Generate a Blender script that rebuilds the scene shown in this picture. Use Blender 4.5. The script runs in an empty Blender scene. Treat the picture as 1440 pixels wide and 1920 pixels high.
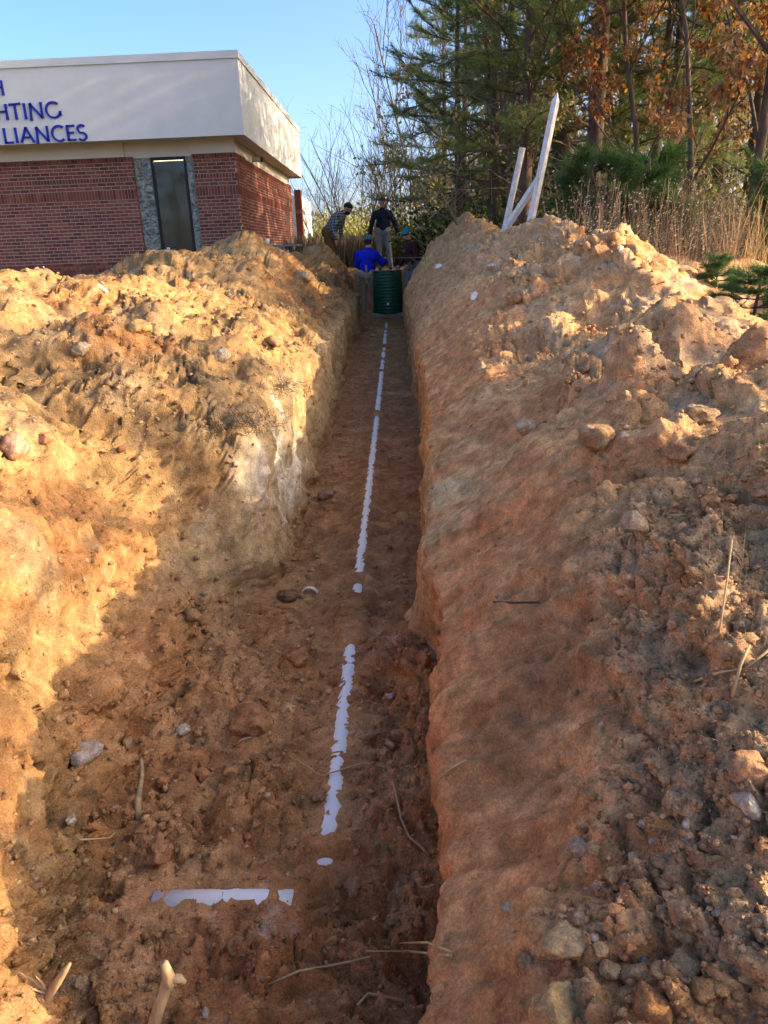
import bpy, math, random
import numpy as np
from mathutils import Vector, Matrix

random.seed(7); rng = np.random.default_rng(11)
scene = bpy.context.scene
COL = scene.collection

# ------------------------------------------------------------------ camera
EYE = Vector((0.0, 0.0, 1.75)); FPX = 1420.0
PITCH, ROLL, YAW = math.radians(19.2), 0.04, math.radians(-1.44)
_f = Vector((math.sin(YAW)*math.cos(PITCH), math.cos(YAW)*math.cos(PITCH), -math.sin(PITCH)))
_r0 = Vector((math.cos(YAW), -math.sin(YAW), 0.0)); _u0 = _r0.cross(_f)
_r = _r0*math.cos(ROLL) - _u0*math.sin(ROLL); _u = _u0*math.cos(ROLL) + _r0*math.sin(ROLL)
cam_data = bpy.data.cameras.new('camera')
cam_data.sensor_fit = 'VERTICAL'; cam_data.sensor_height = 24.0
cam_data.lens = 24.0*FPX/1920.0; cam_data.clip_start = 0.05; cam_data.clip_end = 3000
cam = bpy.data.objects.new('camera', cam_data); COL.objects.link(cam)
M4 = Matrix.Identity(4)
for i in range(3):
    M4[i][0] = _r[i]; M4[i][1] = _u[i]; M4[i][2] = -_f[i]; M4[i][3] = EYE[i]
cam.matrix_world = M4
scene.camera = cam

# ------------------------------------------------------------------ sky, sun, exposure
SUN_EL, SUN_AZ = math.radians(19.5), math.radians(-3.0)     # azimuth measured from +X towards +Y
S = Vector((math.cos(SUN_EL)*math.cos(SUN_AZ), math.cos(SUN_EL)*math.sin(SUN_AZ), math.sin(SUN_EL)))
world = bpy.data.worlds.new('World'); scene.world = world; world.use_nodes = True
wn = world.node_tree.nodes; wl = world.node_tree.links
bg = wn['Background']; sky = wn.new('ShaderNodeTexSky'); sky.sky_type = 'NISHITA'
sky.sun_disc = False; sky.sun_elevation = SUN_EL; sky.sun_rotation = math.atan2(S.x, S.y)
sky.air_density = 0.5; sky.dust_density = 3.5; sky.ozone_density = 1.0
hs = wn.new('ShaderNodeHueSaturation'); hs.inputs['Saturation'].default_value = 1.25; wl.new(sky.outputs[0], hs.inputs['Color']); wl.new(hs.outputs[0], bg.inputs[0]); bg.inputs[1].default_value = 0.15
sl = bpy.data.lights.new('sun', 'SUN'); sl.energy = 2.4; sl.angle = math.radians(0.5); sl.color = (1.0, 0.82, 0.56)
sun = bpy.data.objects.new('sun', sl); COL.objects.link(sun)
sun.rotation_euler = S.to_track_quat('Z', 'Y').to_euler()
scene.view_settings.view_transform = 'Standard'; scene.view_settings.look = 'None'
scene.view_settings.gamma = 1.0; scene.view_settings.exposure = 1.97
scene.cycles.use_denoising = True; scene.cycles.denoiser = 'OPENIMAGEDENOISE'; scene.cycles.denoising_input_passes = 'RGB_ALBEDO_NORMAL'; scene.cycles.denoising_prefilter = 'NONE'
scene.cycles.max_bounces = 6; scene.cycles.diffuse_bounces = 4; scene.cycles.transparent_max_bounces = 8; scene.cycles.caustics_reflective = False; scene.cycles.caustics_refractive = False

# ------------------------------------------------------------------ helpers
def atY(px, py, Y):
    d = _f + _r*((px-720)/FPX) - _u*((py-960)/FPX); t = Y/d.y
    return EYE + d*t
def tag(o, label=None, cat=None, group=None, kind=None):
    if label: o['label'] = label
    if cat: o['category'] = cat
    if group: o['group'] = group
    if kind: o['kind'] = kind
    return o
def link(name, me, parent=None):
    o = bpy.data.objects.new(name, me); COL.objects.link(o)
    if parent is not None: o.parent = parent
    return o
def empty(name, loc=(0, 0, 0), rz=0.0):
    o = link(name, None); o.location = loc; o.rotation_euler = (0, 0, rz); o.empty_display_size = .1
    return o
class MB:
    """collects faces (optionally with a colour per vertex) into one mesh"""
    def __init__(s): s.v = []; s.f = []; s.n = 0; s.c = []; s.mi = []
    def add(s, V, F, col=None, mi=0):
        V = np.asarray(V, float); s.v.append(V)
        s.f += [tuple(int(i)+s.n for i in f) for f in F]; s.mi += [mi]*len(F)
        s.n += len(V)
        s.c.append(np.tile(np.array(col if col is not None else (1, 1, 1), float), (len(V), 1)) if np.ndim(col) < 2 else np.asarray(col))
        return s
    def box(s, lo, hi, mi=0, col=None, rz=None, ctr=None):
        a, b = lo, hi
        V = np.array([(a[0],a[1],a[2]),(b[0],a[1],a[2]),(b[0],b[1],a[2]),(a[0],b[1],a[2]),(a[0],a[1],b[2]),(b[0],a[1],b[2]),(b[0],b[1],b[2]),(a[0],b[1],b[2])], float)
        return s.add(V, [(3,2,1,0),(4,5,6,7),(0,1,5,4),(1,2,6,5),(2,3,7,6),(3,0,4,7)], col, mi)
    def tube(s, pts, rad, n=6, col=None, mi=0, cap=True):
        P = np.asarray(pts, float); k = len(P); R = np.broadcast_to(np.asarray(rad, float), (k,))
        T = np.gradient(P, axis=0) if k > 2 else np.tile(P[-1]-P[0], (k, 1))
        T = T/np.maximum(np.linalg.norm(T, axis=1, keepdims=True), 1e-9)
        a = np.array([0, 0, 1.0]) if abs(T[0][2]) < .9 else np.array([1.0, 0, 0])
        U = np.cross(T, a); U /= np.maximum(np.linalg.norm(U, axis=1, keepdims=True), 1e-9); W = np.cross(T, U)
        an = np.arange(n)*2*math.pi/n
        V = (P[:, None, :] + R[:, None, None]*(np.cos(an)[None, :, None]*U[:, None, :] + np.sin(an)[None, :, None]*W[:, None, :])).reshape(-1, 3)
        F = [(i*n+j, i*n+(j+1) % n, (i+1)*n+(j+1) % n, (i+1)*n+j) for i in range(k-1) for j in range(n)]
        if cap: F += [tuple(range(n))[::-1], tuple((k-1)*n+j for j in range(n))]
        return s.add(V, F, col, mi)
    def mesh(s, name, mats, smooth=False, color=False):
        me = bpy.data.meshes.new(name)
        V = np.concatenate(s.v) if s.v else np.zeros((0, 3))
        me.from_pydata(V.tolist(), [], s.f)
        for m in (mats if isinstance(mats, (list, tuple)) else [mats]): me.materials.append(m)
        if isinstance(mats, (list, tuple)) and len(mats) > 1: me.polygons.foreach_set('material_index', s.mi)
        if color:
            ca = me.color_attributes.new('tint', 'FLOAT_COLOR', 'POINT')
            C = np.concatenate(s.c); C4 = np.ones((len(C), 4)); C4[:, :3] = C
            ca.data.foreach_set('color', C4.ravel())
        if smooth: me.polygons.foreach_set('use_smooth', [True]*len(me.polygons))
        me.update(); return me
    def build(s, name, mats, parent=None, smooth=False, color=False):
        return link(name, s.mesh(name, mats, smooth, color), parent)
def copy_tree(o, parent=None):
    c = o.copy(); COL.objects.link(c)
    if parent is not None: c.parent = parent
    for ch in o.children:
        copy_tree(ch, c)
    return c

# numpy noise -------------------------------------------------------
def _hash(i, j, k, s):
    h = (i.astype(np.uint32)*np.uint32(374761393) + j.astype(np.uint32)*np.uint32(668265263) + k.astype(np.uint32)*np.uint32(2147483647 & 1274126177) + np.uint32(s*7919 & 0xffffffff))
    h = (h ^ (h >> np.uint32(13)))*np.uint32(1274126177); h = h ^ (h >> np.uint32(16))
    return (h & np.uint32(0xffffff)).astype(np.float32)/np.float32(0xffffff)
def vnoise(x, y, z, seed=0):
    x = np.asarray(x, np.float32)+np.float32(1000); y = np.asarray(y, np.float32)+np.float32(1000); z = np.asarray(z, np.float32)+np.float32(1000)
    x, y, z = np.broadcast_arrays(x, y, z)
    i = np.floor(x).astype(np.int64); j = np.floor(y).astype(np.int64); k = np.floor(z).astype(np.int64)
    a = x-i; b = y-j; c = z-k
    a = a*a*(3-2*a); b = b*b*(3-2*b); c = c*c*(3-2*c)
    o = 0
    for di in (0, 1):
        for dj in (0, 1):
            for dk in (0, 1):
                o = o + _hash(i+di, j+dj, k+dk, seed)*(a if di else 1-a)*(b if dj else 1-b)*(c if dk else 1-c)
    return o*2-1
def fbm(x, y, z, o=4, seed=0, g=.5):
    t = 0; A = 1.0
    for q in range(o):
        t = t + A*vnoise(x, y, z, seed+q*17); x = x*2.03; y = y*2.03; z = z*2.03; A *= g
    return t
def ridged(x, y, z, o=4, seed=0):
    t = 0; A = 1.0
    for q in range(o):
        t = t + A*(1-2*np.abs(vnoise(x, y, z, seed+q*17))); x = x*2.07; y = y*2.07; z = z*2.07; A *= .5
    return t
def worley(x, y, z, seed=0):
    x = np.asarray(x, np.float32)+np.float32(1000); y = np.asarray(y, np.float32)+np.float32(1000); z = np.asarray(z, np.float32)+np.float32(1000)
    i = np.floor(x).astype(np.int32); j = np.floor(y).astype(np.int32); k = np.floor(z).astype(np.int32)
    F1 = np.full(x.shape, 9, np.float32); F2 = F1.copy(); H = np.zeros(x.shape, np.float32); TX = H.copy()
    for a in (-1, 0, 1):
        for b in (-1, 0, 1):
            for c in (-1, 0, 1):
                ci, cj, ck = i+a, j+b, k+c
                h = _hash(ci, cj, ck, seed)
                jx, jy, jz = h, (h*91.7) % 1, (h*547.3) % 1
                d = (ci+jx-x)**2+(cj+jy-y)**2+(ck+jz-z)**2
                nr_ = d < F1
                F2 = np.minimum(F2, np.maximum(F1, d)); F1 = np.where(nr_, d, F1); H = np.where(nr_, h, H)
                TX = np.where(nr_, (h*37.7 % 1-.5)*(x-ci-jx)+(h*71.3 % 1-.5)*(y-cj-jy)+(h*13.1 % 1-.5)*(z-ck-jz), TX)
    e = np.sqrt(F2)-np.sqrt(F1); k = np.clip(e/.16, 0, 1); k = k*k*(3-2*k)
    return ((H-.5)*.9+1.5*TX)*k-.35*(1-k)+.1, np.sqrt(F1), np.sqrt(F2)
def sstep(a, b, x):
    t = np.clip((x-a)/(b-a), 0, 1); return t*t*(3-2*t)
def bump(x, c, w):
    return np.exp(-((x-c)/w)**2)

# ------------------------------------------------------------------ materials
def nodes(name):
    m = bpy.data.materials.new(name); m.use_nodes = True
    nt = m.node_tree; return m, nt.nodes, nt.links, nt.nodes['Principled BSDF']
def mk(name, col, rough=.8, noise=0.0, scale=8.0, bumpd=0.0, bscale=30.0, spec=.3, metal=0.0, stretch=(1, 1, 1), col2=None):
    m, N, L, b = nodes(name)
    b.inputs['Roughness'].default_value = rough; b.inputs['Specular IOR Level'].default_value = spec; b.inputs['Metallic'].default_value = metal
    b.inputs['Base Color'].default_value = (*col, 1)
    tc = N.new('ShaderNodeTexCoord'); mp = N.new('ShaderNodeMapping'); mp.inputs['Scale'].default_value = stretch
    L.new(tc.outputs['Object'], mp.inputs[0])
    if noise or col2:
        n = N.new('ShaderNodeTexNoise'); n.inputs['Scale'].default_value = scale; n.inputs['Detail'].default_value = 6; n.inputs['Roughness'].default_value = .65
        L.new(mp.outputs[0], n.inputs[0]); r = N.new('ShaderNodeValToRGB')
        c2 = col2 if col2 else tuple(max(0, c*(1+noise)) for c in col); c1 = col if col2 else tuple(max(0, c*(1-noise)) for c in col)
        r.color_ramp.elements[0].color = (*c1, 1); r.color_ramp.elements[1].color = (*c2, 1)
        r.color_ramp.elements[0].position = .3; r.color_ramp.elements[1].position = .7
        L.new(n.outputs[0], r.inputs[0]); L.new(r.outputs[0], b.inputs['Base Color'])
    if bumpd:
        n = N.new('ShaderNodeTexNoise'); n.inputs['Scale'].default_value = bscale; n.inputs['Detail'].default_value = 5
        L.new(mp.outputs[0], n.inputs[0]); bp = N.new('ShaderNodeBump'); bp.inputs['Distance'].default_value = bumpd; bp.inputs['Strength'].default_value = .8
        L.new(n.outputs[0], bp.inputs['Height']); L.new(bp.outputs[0], b.inputs['Normal'])
    return m
def soilmat(name, attr):
    m, N, L, b = nodes(name); b.inputs['Roughness'].default_value = .95; b.inputs['Specular IOR Level'].default_value = .12
    at = N.new('ShaderNodeAttribute'); at.attribute_name = attr
    tc = N.new('ShaderNodeTexCoord')
    n1 = N.new('ShaderNodeTexNoise'); n1.inputs['Scale'].default_value = 22; n1.inputs['Detail'].default_value = 9; n1.inputs['Roughness'].default_value = .72
    L.new(tc.outputs['Object'], n1.inputs[0])
    mr = N.new('ShaderNodeMapRange'); mr.inputs[1].default_value = .25; mr.inputs[2].default_value = .75; mr.inputs[3].default_value = .5; mr.inputs[4].default_value = 1.5
    L.new(n1.outputs[0], mr.inputs[0])
    mx = N.new('ShaderNodeMix'); mx.data_type = 'RGBA'; mx.blend_type = 'MULTIPLY'; mx.inputs[0].default_value = 1
    L.new(at.outputs['Color'], mx.inputs[6]); L.new(mr.outputs[0], mx.inputs[7])
    n4 = N.new('ShaderNodeTexNoise'); n4.inputs['Scale'].default_value = 150; n4.inputs['Detail'].default_value = 4; n4.inputs['Roughness'].default_value = .8
    L.new(tc.outputs['Object'], n4.inputs[0]); mr4 = N.new('ShaderNodeMapRange'); mr4.inputs[1].default_value = .3; mr4.inputs[2].default_value = .7; mr4.inputs[3].default_value = .6; mr4.inputs[4].default_value = 1.4
    L.new(n4.outputs[0], mr4.inputs[0]); mx4 = N.new('ShaderNodeMix'); mx4.data_type = 'RGBA'; mx4.blend_type = 'MULTIPLY'; mx4.inputs[0].default_value = 1
    L.new(mx.outputs[2], mx4.inputs[6]); L.new(mr4.outputs[0], mx4.inputs[7]); mx = mx4
    # pale grit flecks
    vo = N.new('ShaderNodeTexVoronoi'); vo.inputs['Scale'].default_value = 62; L.new(tc.outputs['Object'], vo.inputs[0])
    rp = N.new('ShaderNodeMapRange'); rp.inputs[1].default_value = .10; rp.inputs[2].default_value = .16; rp.inputs[3].default_value = 1; rp.inputs[4].default_value = 0
    L.new(vo.outputs['Distance'], rp.inputs[0])
    sp = N.new('ShaderNodeSeparateColor'); L.new(vo.outputs['Color'], sp.inputs[0])
    gt = N.new('ShaderNodeMath'); gt.operation = 'GREATER_THAN'; gt.inputs[1].default_value = .78; L.new(sp.outputs[0], gt.inputs[0])
    mu = N.new('ShaderNodeMath'); mu.operation = 'MULTIPLY'; L.new(rp.outputs[0], mu.inputs[0]); L.new(gt.outputs[0], mu.inputs[1])
    mu2 = N.new('ShaderNodeMath'); mu2.operation = 'MULTIPLY'; mu2.inputs[1].default_value = .55; L.new(mu.outputs[0], mu2.inputs[0])
    m2 = N.new('ShaderNodeMix'); m2.data_type = 'RGBA'; L.new(mu2.outputs[0], m2.inputs[0]); L.new(mx.outputs[2], m2.inputs[6]); m2.inputs[7].default_value = (.60, .45, .30, 1)
    L.new(m2.outputs[2], b.inputs['Base Color'])
    # fine relief
    n2 = N.new('ShaderNodeTexNoise'); n2.inputs['Scale'].default_value = 48; n2.inputs['Detail'].default_value = 8; n2.inputs['Roughness'].default_value = .7
    L.new(tc.outputs['Object'], n2.inputs[0])
    ad = N.new('ShaderNodeMath'); ad.operation = 'ADD'; L.new(n2.outputs[0], ad.inputs[0]); 
    m3 = N.new('ShaderNodeMath'); m3.operation = 'MULTIPLY'; m3.inputs[1].default_value = .5; L.new(mu.outputs[0], m3.inputs[0]); L.new(m3.outputs[0], ad.inputs[1])
    bp = N.new('ShaderNodeBump'); bp.inputs['Distance'].default_value = .015; bp.inputs['Strength'].default_value = 1.0
    L.new(ad.outputs[0], bp.inputs['Height']); L.new(bp.outputs[0], b.inputs['Normal'])
    return m
def leafmat(name, attr=None, col=(.1, .1, .02), trans=.35, rough=.6):
    m, N, L, b = nodes(name); b.inputs['Roughness'].default_value = rough; b.inputs['Specular IOR Level'].default_value = .25
    tr = N.new('ShaderNodeBsdfTranslucent'); mx = N.new('ShaderNodeMixShader'); mx.inputs[0].default_value = trans
    if attr:
        at = N.new('ShaderNodeAttribute'); at.attribute_name = attr
        L.new(at.outputs['Color'], b.inputs['Base Color']); L.new(at.outputs['Color'], tr.inputs[0])
    else:
        b.inputs['Base Color'].default_value = (*col, 1); tr.inputs[0].default_value = (*col, 1)
    L.new(b.outputs[0], mx.inputs[1]); L.new(tr.outputs[0], mx.inputs[2]); L.new(mx.outputs[0], N['Material Output'].inputs[0])
    return m
MAT = {}
MAT['soil'] = soilmat('soil', 'soil')
MAT['clod'] = soilmat('clod', 'tint')
MAT['pvc'] = mk('white_pvc', (.84, .80, .73), .4, .06, 9, .0008, 40, .4)
MAT['dirty_pvc'] = mk('dirty_pvc', (.82, .79, .74), .4, scale=14, col2=(.60, .50, .38), spec=.35)
MAT['stick'] = mk('bare_wood', (.40, .27, .14), .85, .5, 40, .003, 60, .2, stretch=(1, 1, .3))
MAT['straw'] = mk('dry_straw', (.52, .36, .17), .8, .25, 20)
MAT['dark_twig'] = mk('dark_twig', (.07, .05, .035), .8, .3, 20)
MAT['bark'] = mk('pine_bark', (.11, .075, .052), .9, .5, 18, .02, 22, .1, stretch=(1, 1, .3))
MAT['greybark'] = mk('grey_bark', (.175, .14, .105), .9, .35, 16, .01, 30, .1, stretch=(1, 1, .3))
MAT['needle'] = leafmat('pine_needles', 'tint', trans=.3, rough=.5)
MAT['leaf'] = leafmat('leaves', 'tint', trans=.45)
MAT['dry'] = leafmat('dry_stems', 'tint', trans=.25, rough=.8)
# ------------------------------------------------------------------ the dug ground: cross sections of the trench and its spoil, by distance
ST = {
-3:[(-6,1.25),(-4,1.25),(-3,1.25),(-2,1.22),(-1.5,1.2),(-1.1,1.2),(-.8,1.15),(-.3,1.12),(.1,1.15),(.4,1.2),(.8,1.2),(1.2,1.2),(2,1.25),(3,1.25),(4.5,1.25)],
-.4:[(-5,1.3),(-3.2,1.4),(-2.2,1.2),(-1.7,1.0),(-1.3,.75),(-1.0,.5),(-.85,.25),(-.4,.1),(.0,.12),(.06,.36),(.24,.52),(.7,.8),(1.6,1.08),(2.6,1.2),(4,1.25)],
.9:[(-5,1.3),(-3.2,1.45),(-2.2,1.3),(-1.5,.85),(-.98,.55),(-.72,.42),(-.6,.08),(-.3,.03),(-.06,.05),(-.02,.45),(.2,.62),(.58,.78),(1.5,1.0),(2.6,1.1),(4,1.25)],
1.4:[(-5,1.3),(-3.2,1.45),(-2.2,1.35),(-1.45,.85),(-1.06,.44),(-.92,.22),(-.82,.05),(-.3,.0),(.08,.02),(.12,.4),(.4,.72),(.75,.92),(1.6,1.24),(2.7,1.3),(4,1.25)],
2.0:[(-5,1.32),(-3.2,1.5),(-2.2,1.4),(-1.55,.95),(-1.28,.62),(-1.1,.28),(-.98,.05),(-.35,.0),(.1,.02),(.14,.45),(.5,.85),(.9,1.05),(1.7,1.42),(2.7,1.4),(4,1.25)],
2.7:[(-5,1.32),(-3.2,1.5),(-2.2,1.4),(-1.6,1.02),(-1.34,.74),(-1.12,.34),(-.95,.06),(-.3,.0),(.15,.0),(.13,.48),(.6,.93),(1.05,1.1),(1.8,1.26),(2.7,1.25),(4,1.25)],
3.08:[(-5,1.32),(-3.2,1.5),(-2.25,1.41),(-1.6,1.07),(-1.3,.78),(-1.07,.37),(-.92,.06),(-.3,.0),(.05,.08),(.09,.5),(.6,.92),(1.05,1.09),(1.78,1.2),(2.65,1.2),(4,1.22)],
3.45:[(-5,1.32),(-3.2,1.52),(-2.3,1.42),(-1.6,1.12),(-1.25,.82),(-1.02,.40),(-.88,.06),(-.3,.0),(.13,.02),(.16,.55),(.6,.9),(1.05,1.08),(1.75,1.16),(2.6,1.14),(4,1.2)],
3.8:[(-5,1.32),(-3.4,1.55),(-2.4,1.48),(-1.6,1.2),(-1.08,1.0),(-.74,.76),(-.70,.02),(-.28,.0),(.15,.02),(.18,.6),(.6,.92),(1.05,1.08),(1.75,1.2),(2.5,1.14),(4,1.18)],
5.0:[(-5.2,1.34),(-3.8,1.52),(-2.7,1.56),(-1.8,1.33),(-1.2,1.12),(-.75,.80),(-.71,.0),(-.26,.0),(.18,.02),(.2,.65),(.6,.95),(1.1,1.12),(1.8,1.2),(2.5,1.2),(4.2,1.2)],
6.2:[(-5.6,1.36),(-4.4,1.5),(-3.0,1.58),(-2.0,1.42),(-1.2,1.16),(-.76,.82),(-.72,.0),(-.26,.0),(.2,.02),(.22,.7),(.6,1.0),(1.15,1.2),(1.9,1.42),(2.7,1.3),(4.3,1.22)],
7.5:[(-6,1.36),(-4.6,1.38),(-3.2,1.42),(-2.1,1.42),(-1.2,1.13),(-.77,.82),(-.73,.02),(-.25,.02),(.21,.03),(.23,.75),(.65,1.1),(1.2,1.42),(2.0,1.68),(2.8,1.4),(4.4,1.22)],
9:[(-6,1.38),(-4.6,1.36),(-2.9,1.34),(-2.0,1.28),(-1.3,1.1),(-.78,.76),(-.73,.05),(-.24,.05),(.21,.06),(.23,.8),(.6,1.2),(1.1,1.6),(1.9,1.95),(2.8,1.5),(4.4,1.22)],
10.5:[(-6,1.38),(-4.2,1.4),(-2.8,1.76),(-1.9,1.56),(-1.3,1.1),(-.79,.76),(-.74,.08),(-.24,.08),(.21,.09),(.23,.82),(.6,1.25),(1.1,1.65),(1.8,1.98),(2.7,1.5),(4.2,1.22)],
11.8:[(-6,1.38),(-4.0,1.4),(-2.5,1.5),(-1.8,1.3),(-1.3,1.1),(-.79,.78),(-.74,.1),(-.24,.1),(.21,.11),(.23,.84),(.58,1.28),(1.0,1.66),(1.65,1.92),(2.55,1.55),(4.1,1.22)],
13:[(-6,1.4),(-3.8,1.5),(-2.3,2.05),(-1.7,1.62),(-1.3,1.12),(-.79,.76),(-.74,.13),(-.23,.13),(.2,.14),(.22,.85),(.55,1.35),(.95,1.75),(1.5,2.05),(2.4,1.6),(4,1.22)],
15:[(-6,1.4),(-3.6,1.45),(-2.2,1.48),(-1.6,1.28),(-1.2,1.12),(-.8,.78),(-.75,.17),(-.22,.18),(.2,.18),(.22,.9),(.5,1.4),(.85,1.85),(1.3,2.15),(2.2,1.6),(4,1.22)],
16.6:[(-6,1.4),(-3.2,1.42),(-1.5,1.78),(-1.2,1.52),(-.95,1.2),(-.8,.85),(-.75,.22),(-.2,.22),(.2,.22),(.22,.9),(.45,1.3),(.75,1.7),(1.2,1.9),(2.0,1.5),(4,1.22)],
16.85:[(-6,1.4),(-3.2,1.42),(-1.5,1.68),(-1.25,1.48),(-1.0,1.2),(-.88,.85),(-.8,.41),(-.2,.41),(.36,.41),(.4,.9),(.55,1.28),(.8,1.6),(1.2,1.8),(2.0,1.46),(4,1.22)],
17.45:[(-6,1.4),(-3.2,1.4),(-1.7,1.5),(-1.35,1.38),(-1.1,1.22),(-1.02,.9),(-.98,.41),(-.2,.41),(.6,.41),(.64,.9),(.72,1.2),(.92,1.34),(1.3,1.46),(2.0,1.34),(4,1.22)],
17.7:[(-6,1.4),(-3.2,1.4),(-1.8,1.45),(-1.4,1.35),(-1.15,1.22),(-1.05,.9),(-1.0,.28),(-.2,.28),(.62,.3),(.66,.9),(.75,1.2),(.95,1.3),(1.3,1.4),(2.0,1.3),(4,1.22)],
19.2:[(-6,1.4),(-3.2,1.38),(-1.8,1.3),(-1.5,1.25),(-1.2,1.2),(-1.05,.95),(-1.0,.5),(-.2,.5),(.62,.5),(.66,.9),(.75,1.18),(.95,1.2),(1.3,1.22),(2.0,1.22),(4,1.22)],
19.8:[(-6,1.4),(-3.2,1.36),(-1.8,1.28),(-1.5,1.24),(-1.2,1.2),(-1.05,1.2),(-1.0,1.18),(-.2,1.18),(.62,1.18),(.66,1.2),(.75,1.2),(.95,1.2),(1.3,1.2),(2.0,1.22),(4,1.22)],
22:[(-6,1.4),(-3.2,1.32),(-1.8,1.25),(-1.5,1.23),(-1.2,1.2),(-1.05,1.2),(-1.0,1.2),(-.2,1.2),(.62,1.2),(.66,1.2),(.75,1.2),(.95,1.2),(1.3,1.2),(2.0,1.22),(4,1.22)],
30:[(-6,1.25),(-3.2,1.25),(-1.8,1.25),(-1.5,1.25),(-1.2,1.25),(-1.05,1.25),(-1.0,1.25),(-.2,1.25),(.62,1.25),(.66,1.25),(.75,1.25),(.95,1.25),(1.3,1.25),(2.0,1.25),(4,1.25)],
}
SEG = [14, 26, 44, 66, 66, 66, 66, 48, 48, 66, 80, 70, 64, 34, 26, 20]
YS = np.array(sorted(ST), float)
CP = np.array([[(-14, 1.25)]+ST[y]+[(22, 1.25)] for y in sorted(ST)], float)          # stations x 17 x 2
def hermite(Y):
    i = np.clip(np.searchsorted(YS, Y, 'right')-1, 0, len(YS)-2)
    h = YS[i+1]-YS[i]; t = ((Y-YS[i])/h)
    d = np.diff(CP, axis=0)/np.diff(YS)[:, None, None]
    m = np.zeros_like(CP); m[0] = d[0]; m[-1] = d[-1]
    same = d[:-1]*d[1:] > 0
    m[1:-1] = np.where(same, 2*d[:-1]*d[1:]/np.where(same, d[:-1]+d[1:], 1), 0)
    t_ = t[:, None, None]; h_ = h[:, None, None]
    return ((2*t_**3-3*t_**2+1)*CP[i]+(t_**3-2*t_**2+t_)*h_*m[i]+(-2*t_**3+3*t_**2)*CP[i+1]+(t_**3-t_**2)*h_*m[i+1])
ROWS = np.concatenate([np.linspace(-3, .55, 26, endpoint=False), np.geomspace(.55, 20.5, 700), np.linspace(20.9, 30, 36)])
cps = hermite(ROWS)                                        # rows x 17 x 2
cfrac = np.concatenate([np.arange(n)/n+k for k, n in enumerate(SEG)]+[[16.0]])
k0 = np.minimum(cfrac.astype(int), 15); tt = (cfrac-k0)[None, :, None]
G = cps[:, k0]*(1-tt)+cps[:, k0+1]*tt                      # rows x cols x 2
# round the corners a little
for _ in range(5):
    Gs = G.copy(); Gs[:, 1:-1] = .25*G[:, :-2]+.5*G[:, 1:-1]+.25*G[:, 2:]; G = Gs
X = G[..., 0].copy(); Z = G[..., 1].copy(); Y = np.repeat(ROWS[:, None], X.shape[1], 1)
C = np.repeat(cfrac[None, :], X.shape[0], 0)
# zone weights
w_floor = sstep(6.7, 7.1, C)*(1-sstep(8.9, 9.2, C))*(1-sstep(19.2, 19.8, Y))
w_lwall = sstep(5.6, 6.1, C)*(1-sstep(6.85, 7.15, C))*(1-sstep(19, 19.6, Y))
w_rwall = sstep(8.9, 9.15, C)*(1-sstep(11.3, 12.1, C))*(1-sstep(19, 19.6, Y))
w_spoil = np.clip(sstep(1.2, 2.2, C)*(1-sstep(5.6, 6.1, C))+sstep(11.3, 12.1, C)*(1-sstep(14.3, 15, C)), 0, 1)*(1-sstep(17.2, 18.8, Y))
w_nat = np.clip(1-w_floor-w_lwall-w_rwall-w_spoil, 0, 1)
w_nat = np.clip(np.maximum(w_nat, sstep(19.2, 20.5, Y)), 0, 1)
near = 1-sstep(2.6, 3.7, Y)
edge_fade = sstep(0, .6, C)*(1-sstep(15.4, 16, C))*sstep(-3, -2, Y)*(1-sstep(24, 29, Y))
# large uneven shape of crests and shoulders (world metres)
nx, ny = X, Y
Z += (w_spoil*.09*fbm(nx*.9, ny*.9, 0*nx+3, 3, 5) + w_spoil*.05*ridged(nx*1.9+5, ny*1.9, 0*nx, 3, 21))*edge_fade
X += (.05*fbm(ny*1.1, Z*1.3, 0*ny+7, 4, 61)*(w_lwall+.6*bump(C, 7, .35)) + .030*fbm(ny*1.0+9, Z*.8, 0*ny, 3, 71)*bump(C, 9.5, 1.0))*sstep(.5, 2, Y)
Z += w_nat*.03*fbm(nx*1.2, ny*1.2, 0*nx, 4, 3)*edge_fade
# a far low heap behind the weeds on the right, and lumps seen in the photograph
Z += .26*np.exp(-((X-4.1)/.8)**2-((Y-8.9)/.7)**2)*(1+.25*fbm(X*2.5, Y*2.5, 0*X, 3, 8))
def lump(px, y, zz, r, h, ry=None):
    p = atY(px, zz, y); q = np.exp(-((X-p.x)/r)**2-((Y-p.y)/(ry or r))**2)
    return h*q
Z += lump(445, 5.3, 640, .28, .2) + lump(340, 10.2, 480, .5, .08) + lump(480, 13, 445, .4, .08) + lump(620, 16.6, 475, .3, .1)
Z += lump(1040, 9.2, 430, .35, .1) + lump(1150, 7.6, 470, .3, .12) + lump(870, 15, 425, .35, .1) + lump(1250, 4.2, 690, .35, .12, .3)
Z += lump(1290, 3.9, 690, .16, .10, .12)+lump(1190, 3.4, 800, .13, .09, .16)+lump(1170, 3.0, 900, .12, .08)+lump(1380, 3.3, 780, .15, .09)+lump(1230, 2.6, 1050, .12, .06, .1)+lump(1380, 2.3, 1080, .14, .07)-lump(1330, 3.55, 790, .16, .10)-lump(1260, 2.85, 960, .13, .07)
ox_ = sstep(.45, 1.0, X)*(1-sstep(2.2, 3.0, X)); wob = .35*vnoise(X*1.3, 0*X, 0*X+2, 401)
Z += ox_*(.15*np.exp(-((Y-4.15-wob-.25*(X-1))/.30)**2)-.15*np.exp(-((Y-5.25-wob)/.55)**2)+.10*np.exp(-((Y-7.4+wob)/.5)**2)-.10*np.exp(-((Y-8.3-wob)/.4)**2)-.12*np.exp(-((Y-12.0)/.7)**2))
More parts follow.
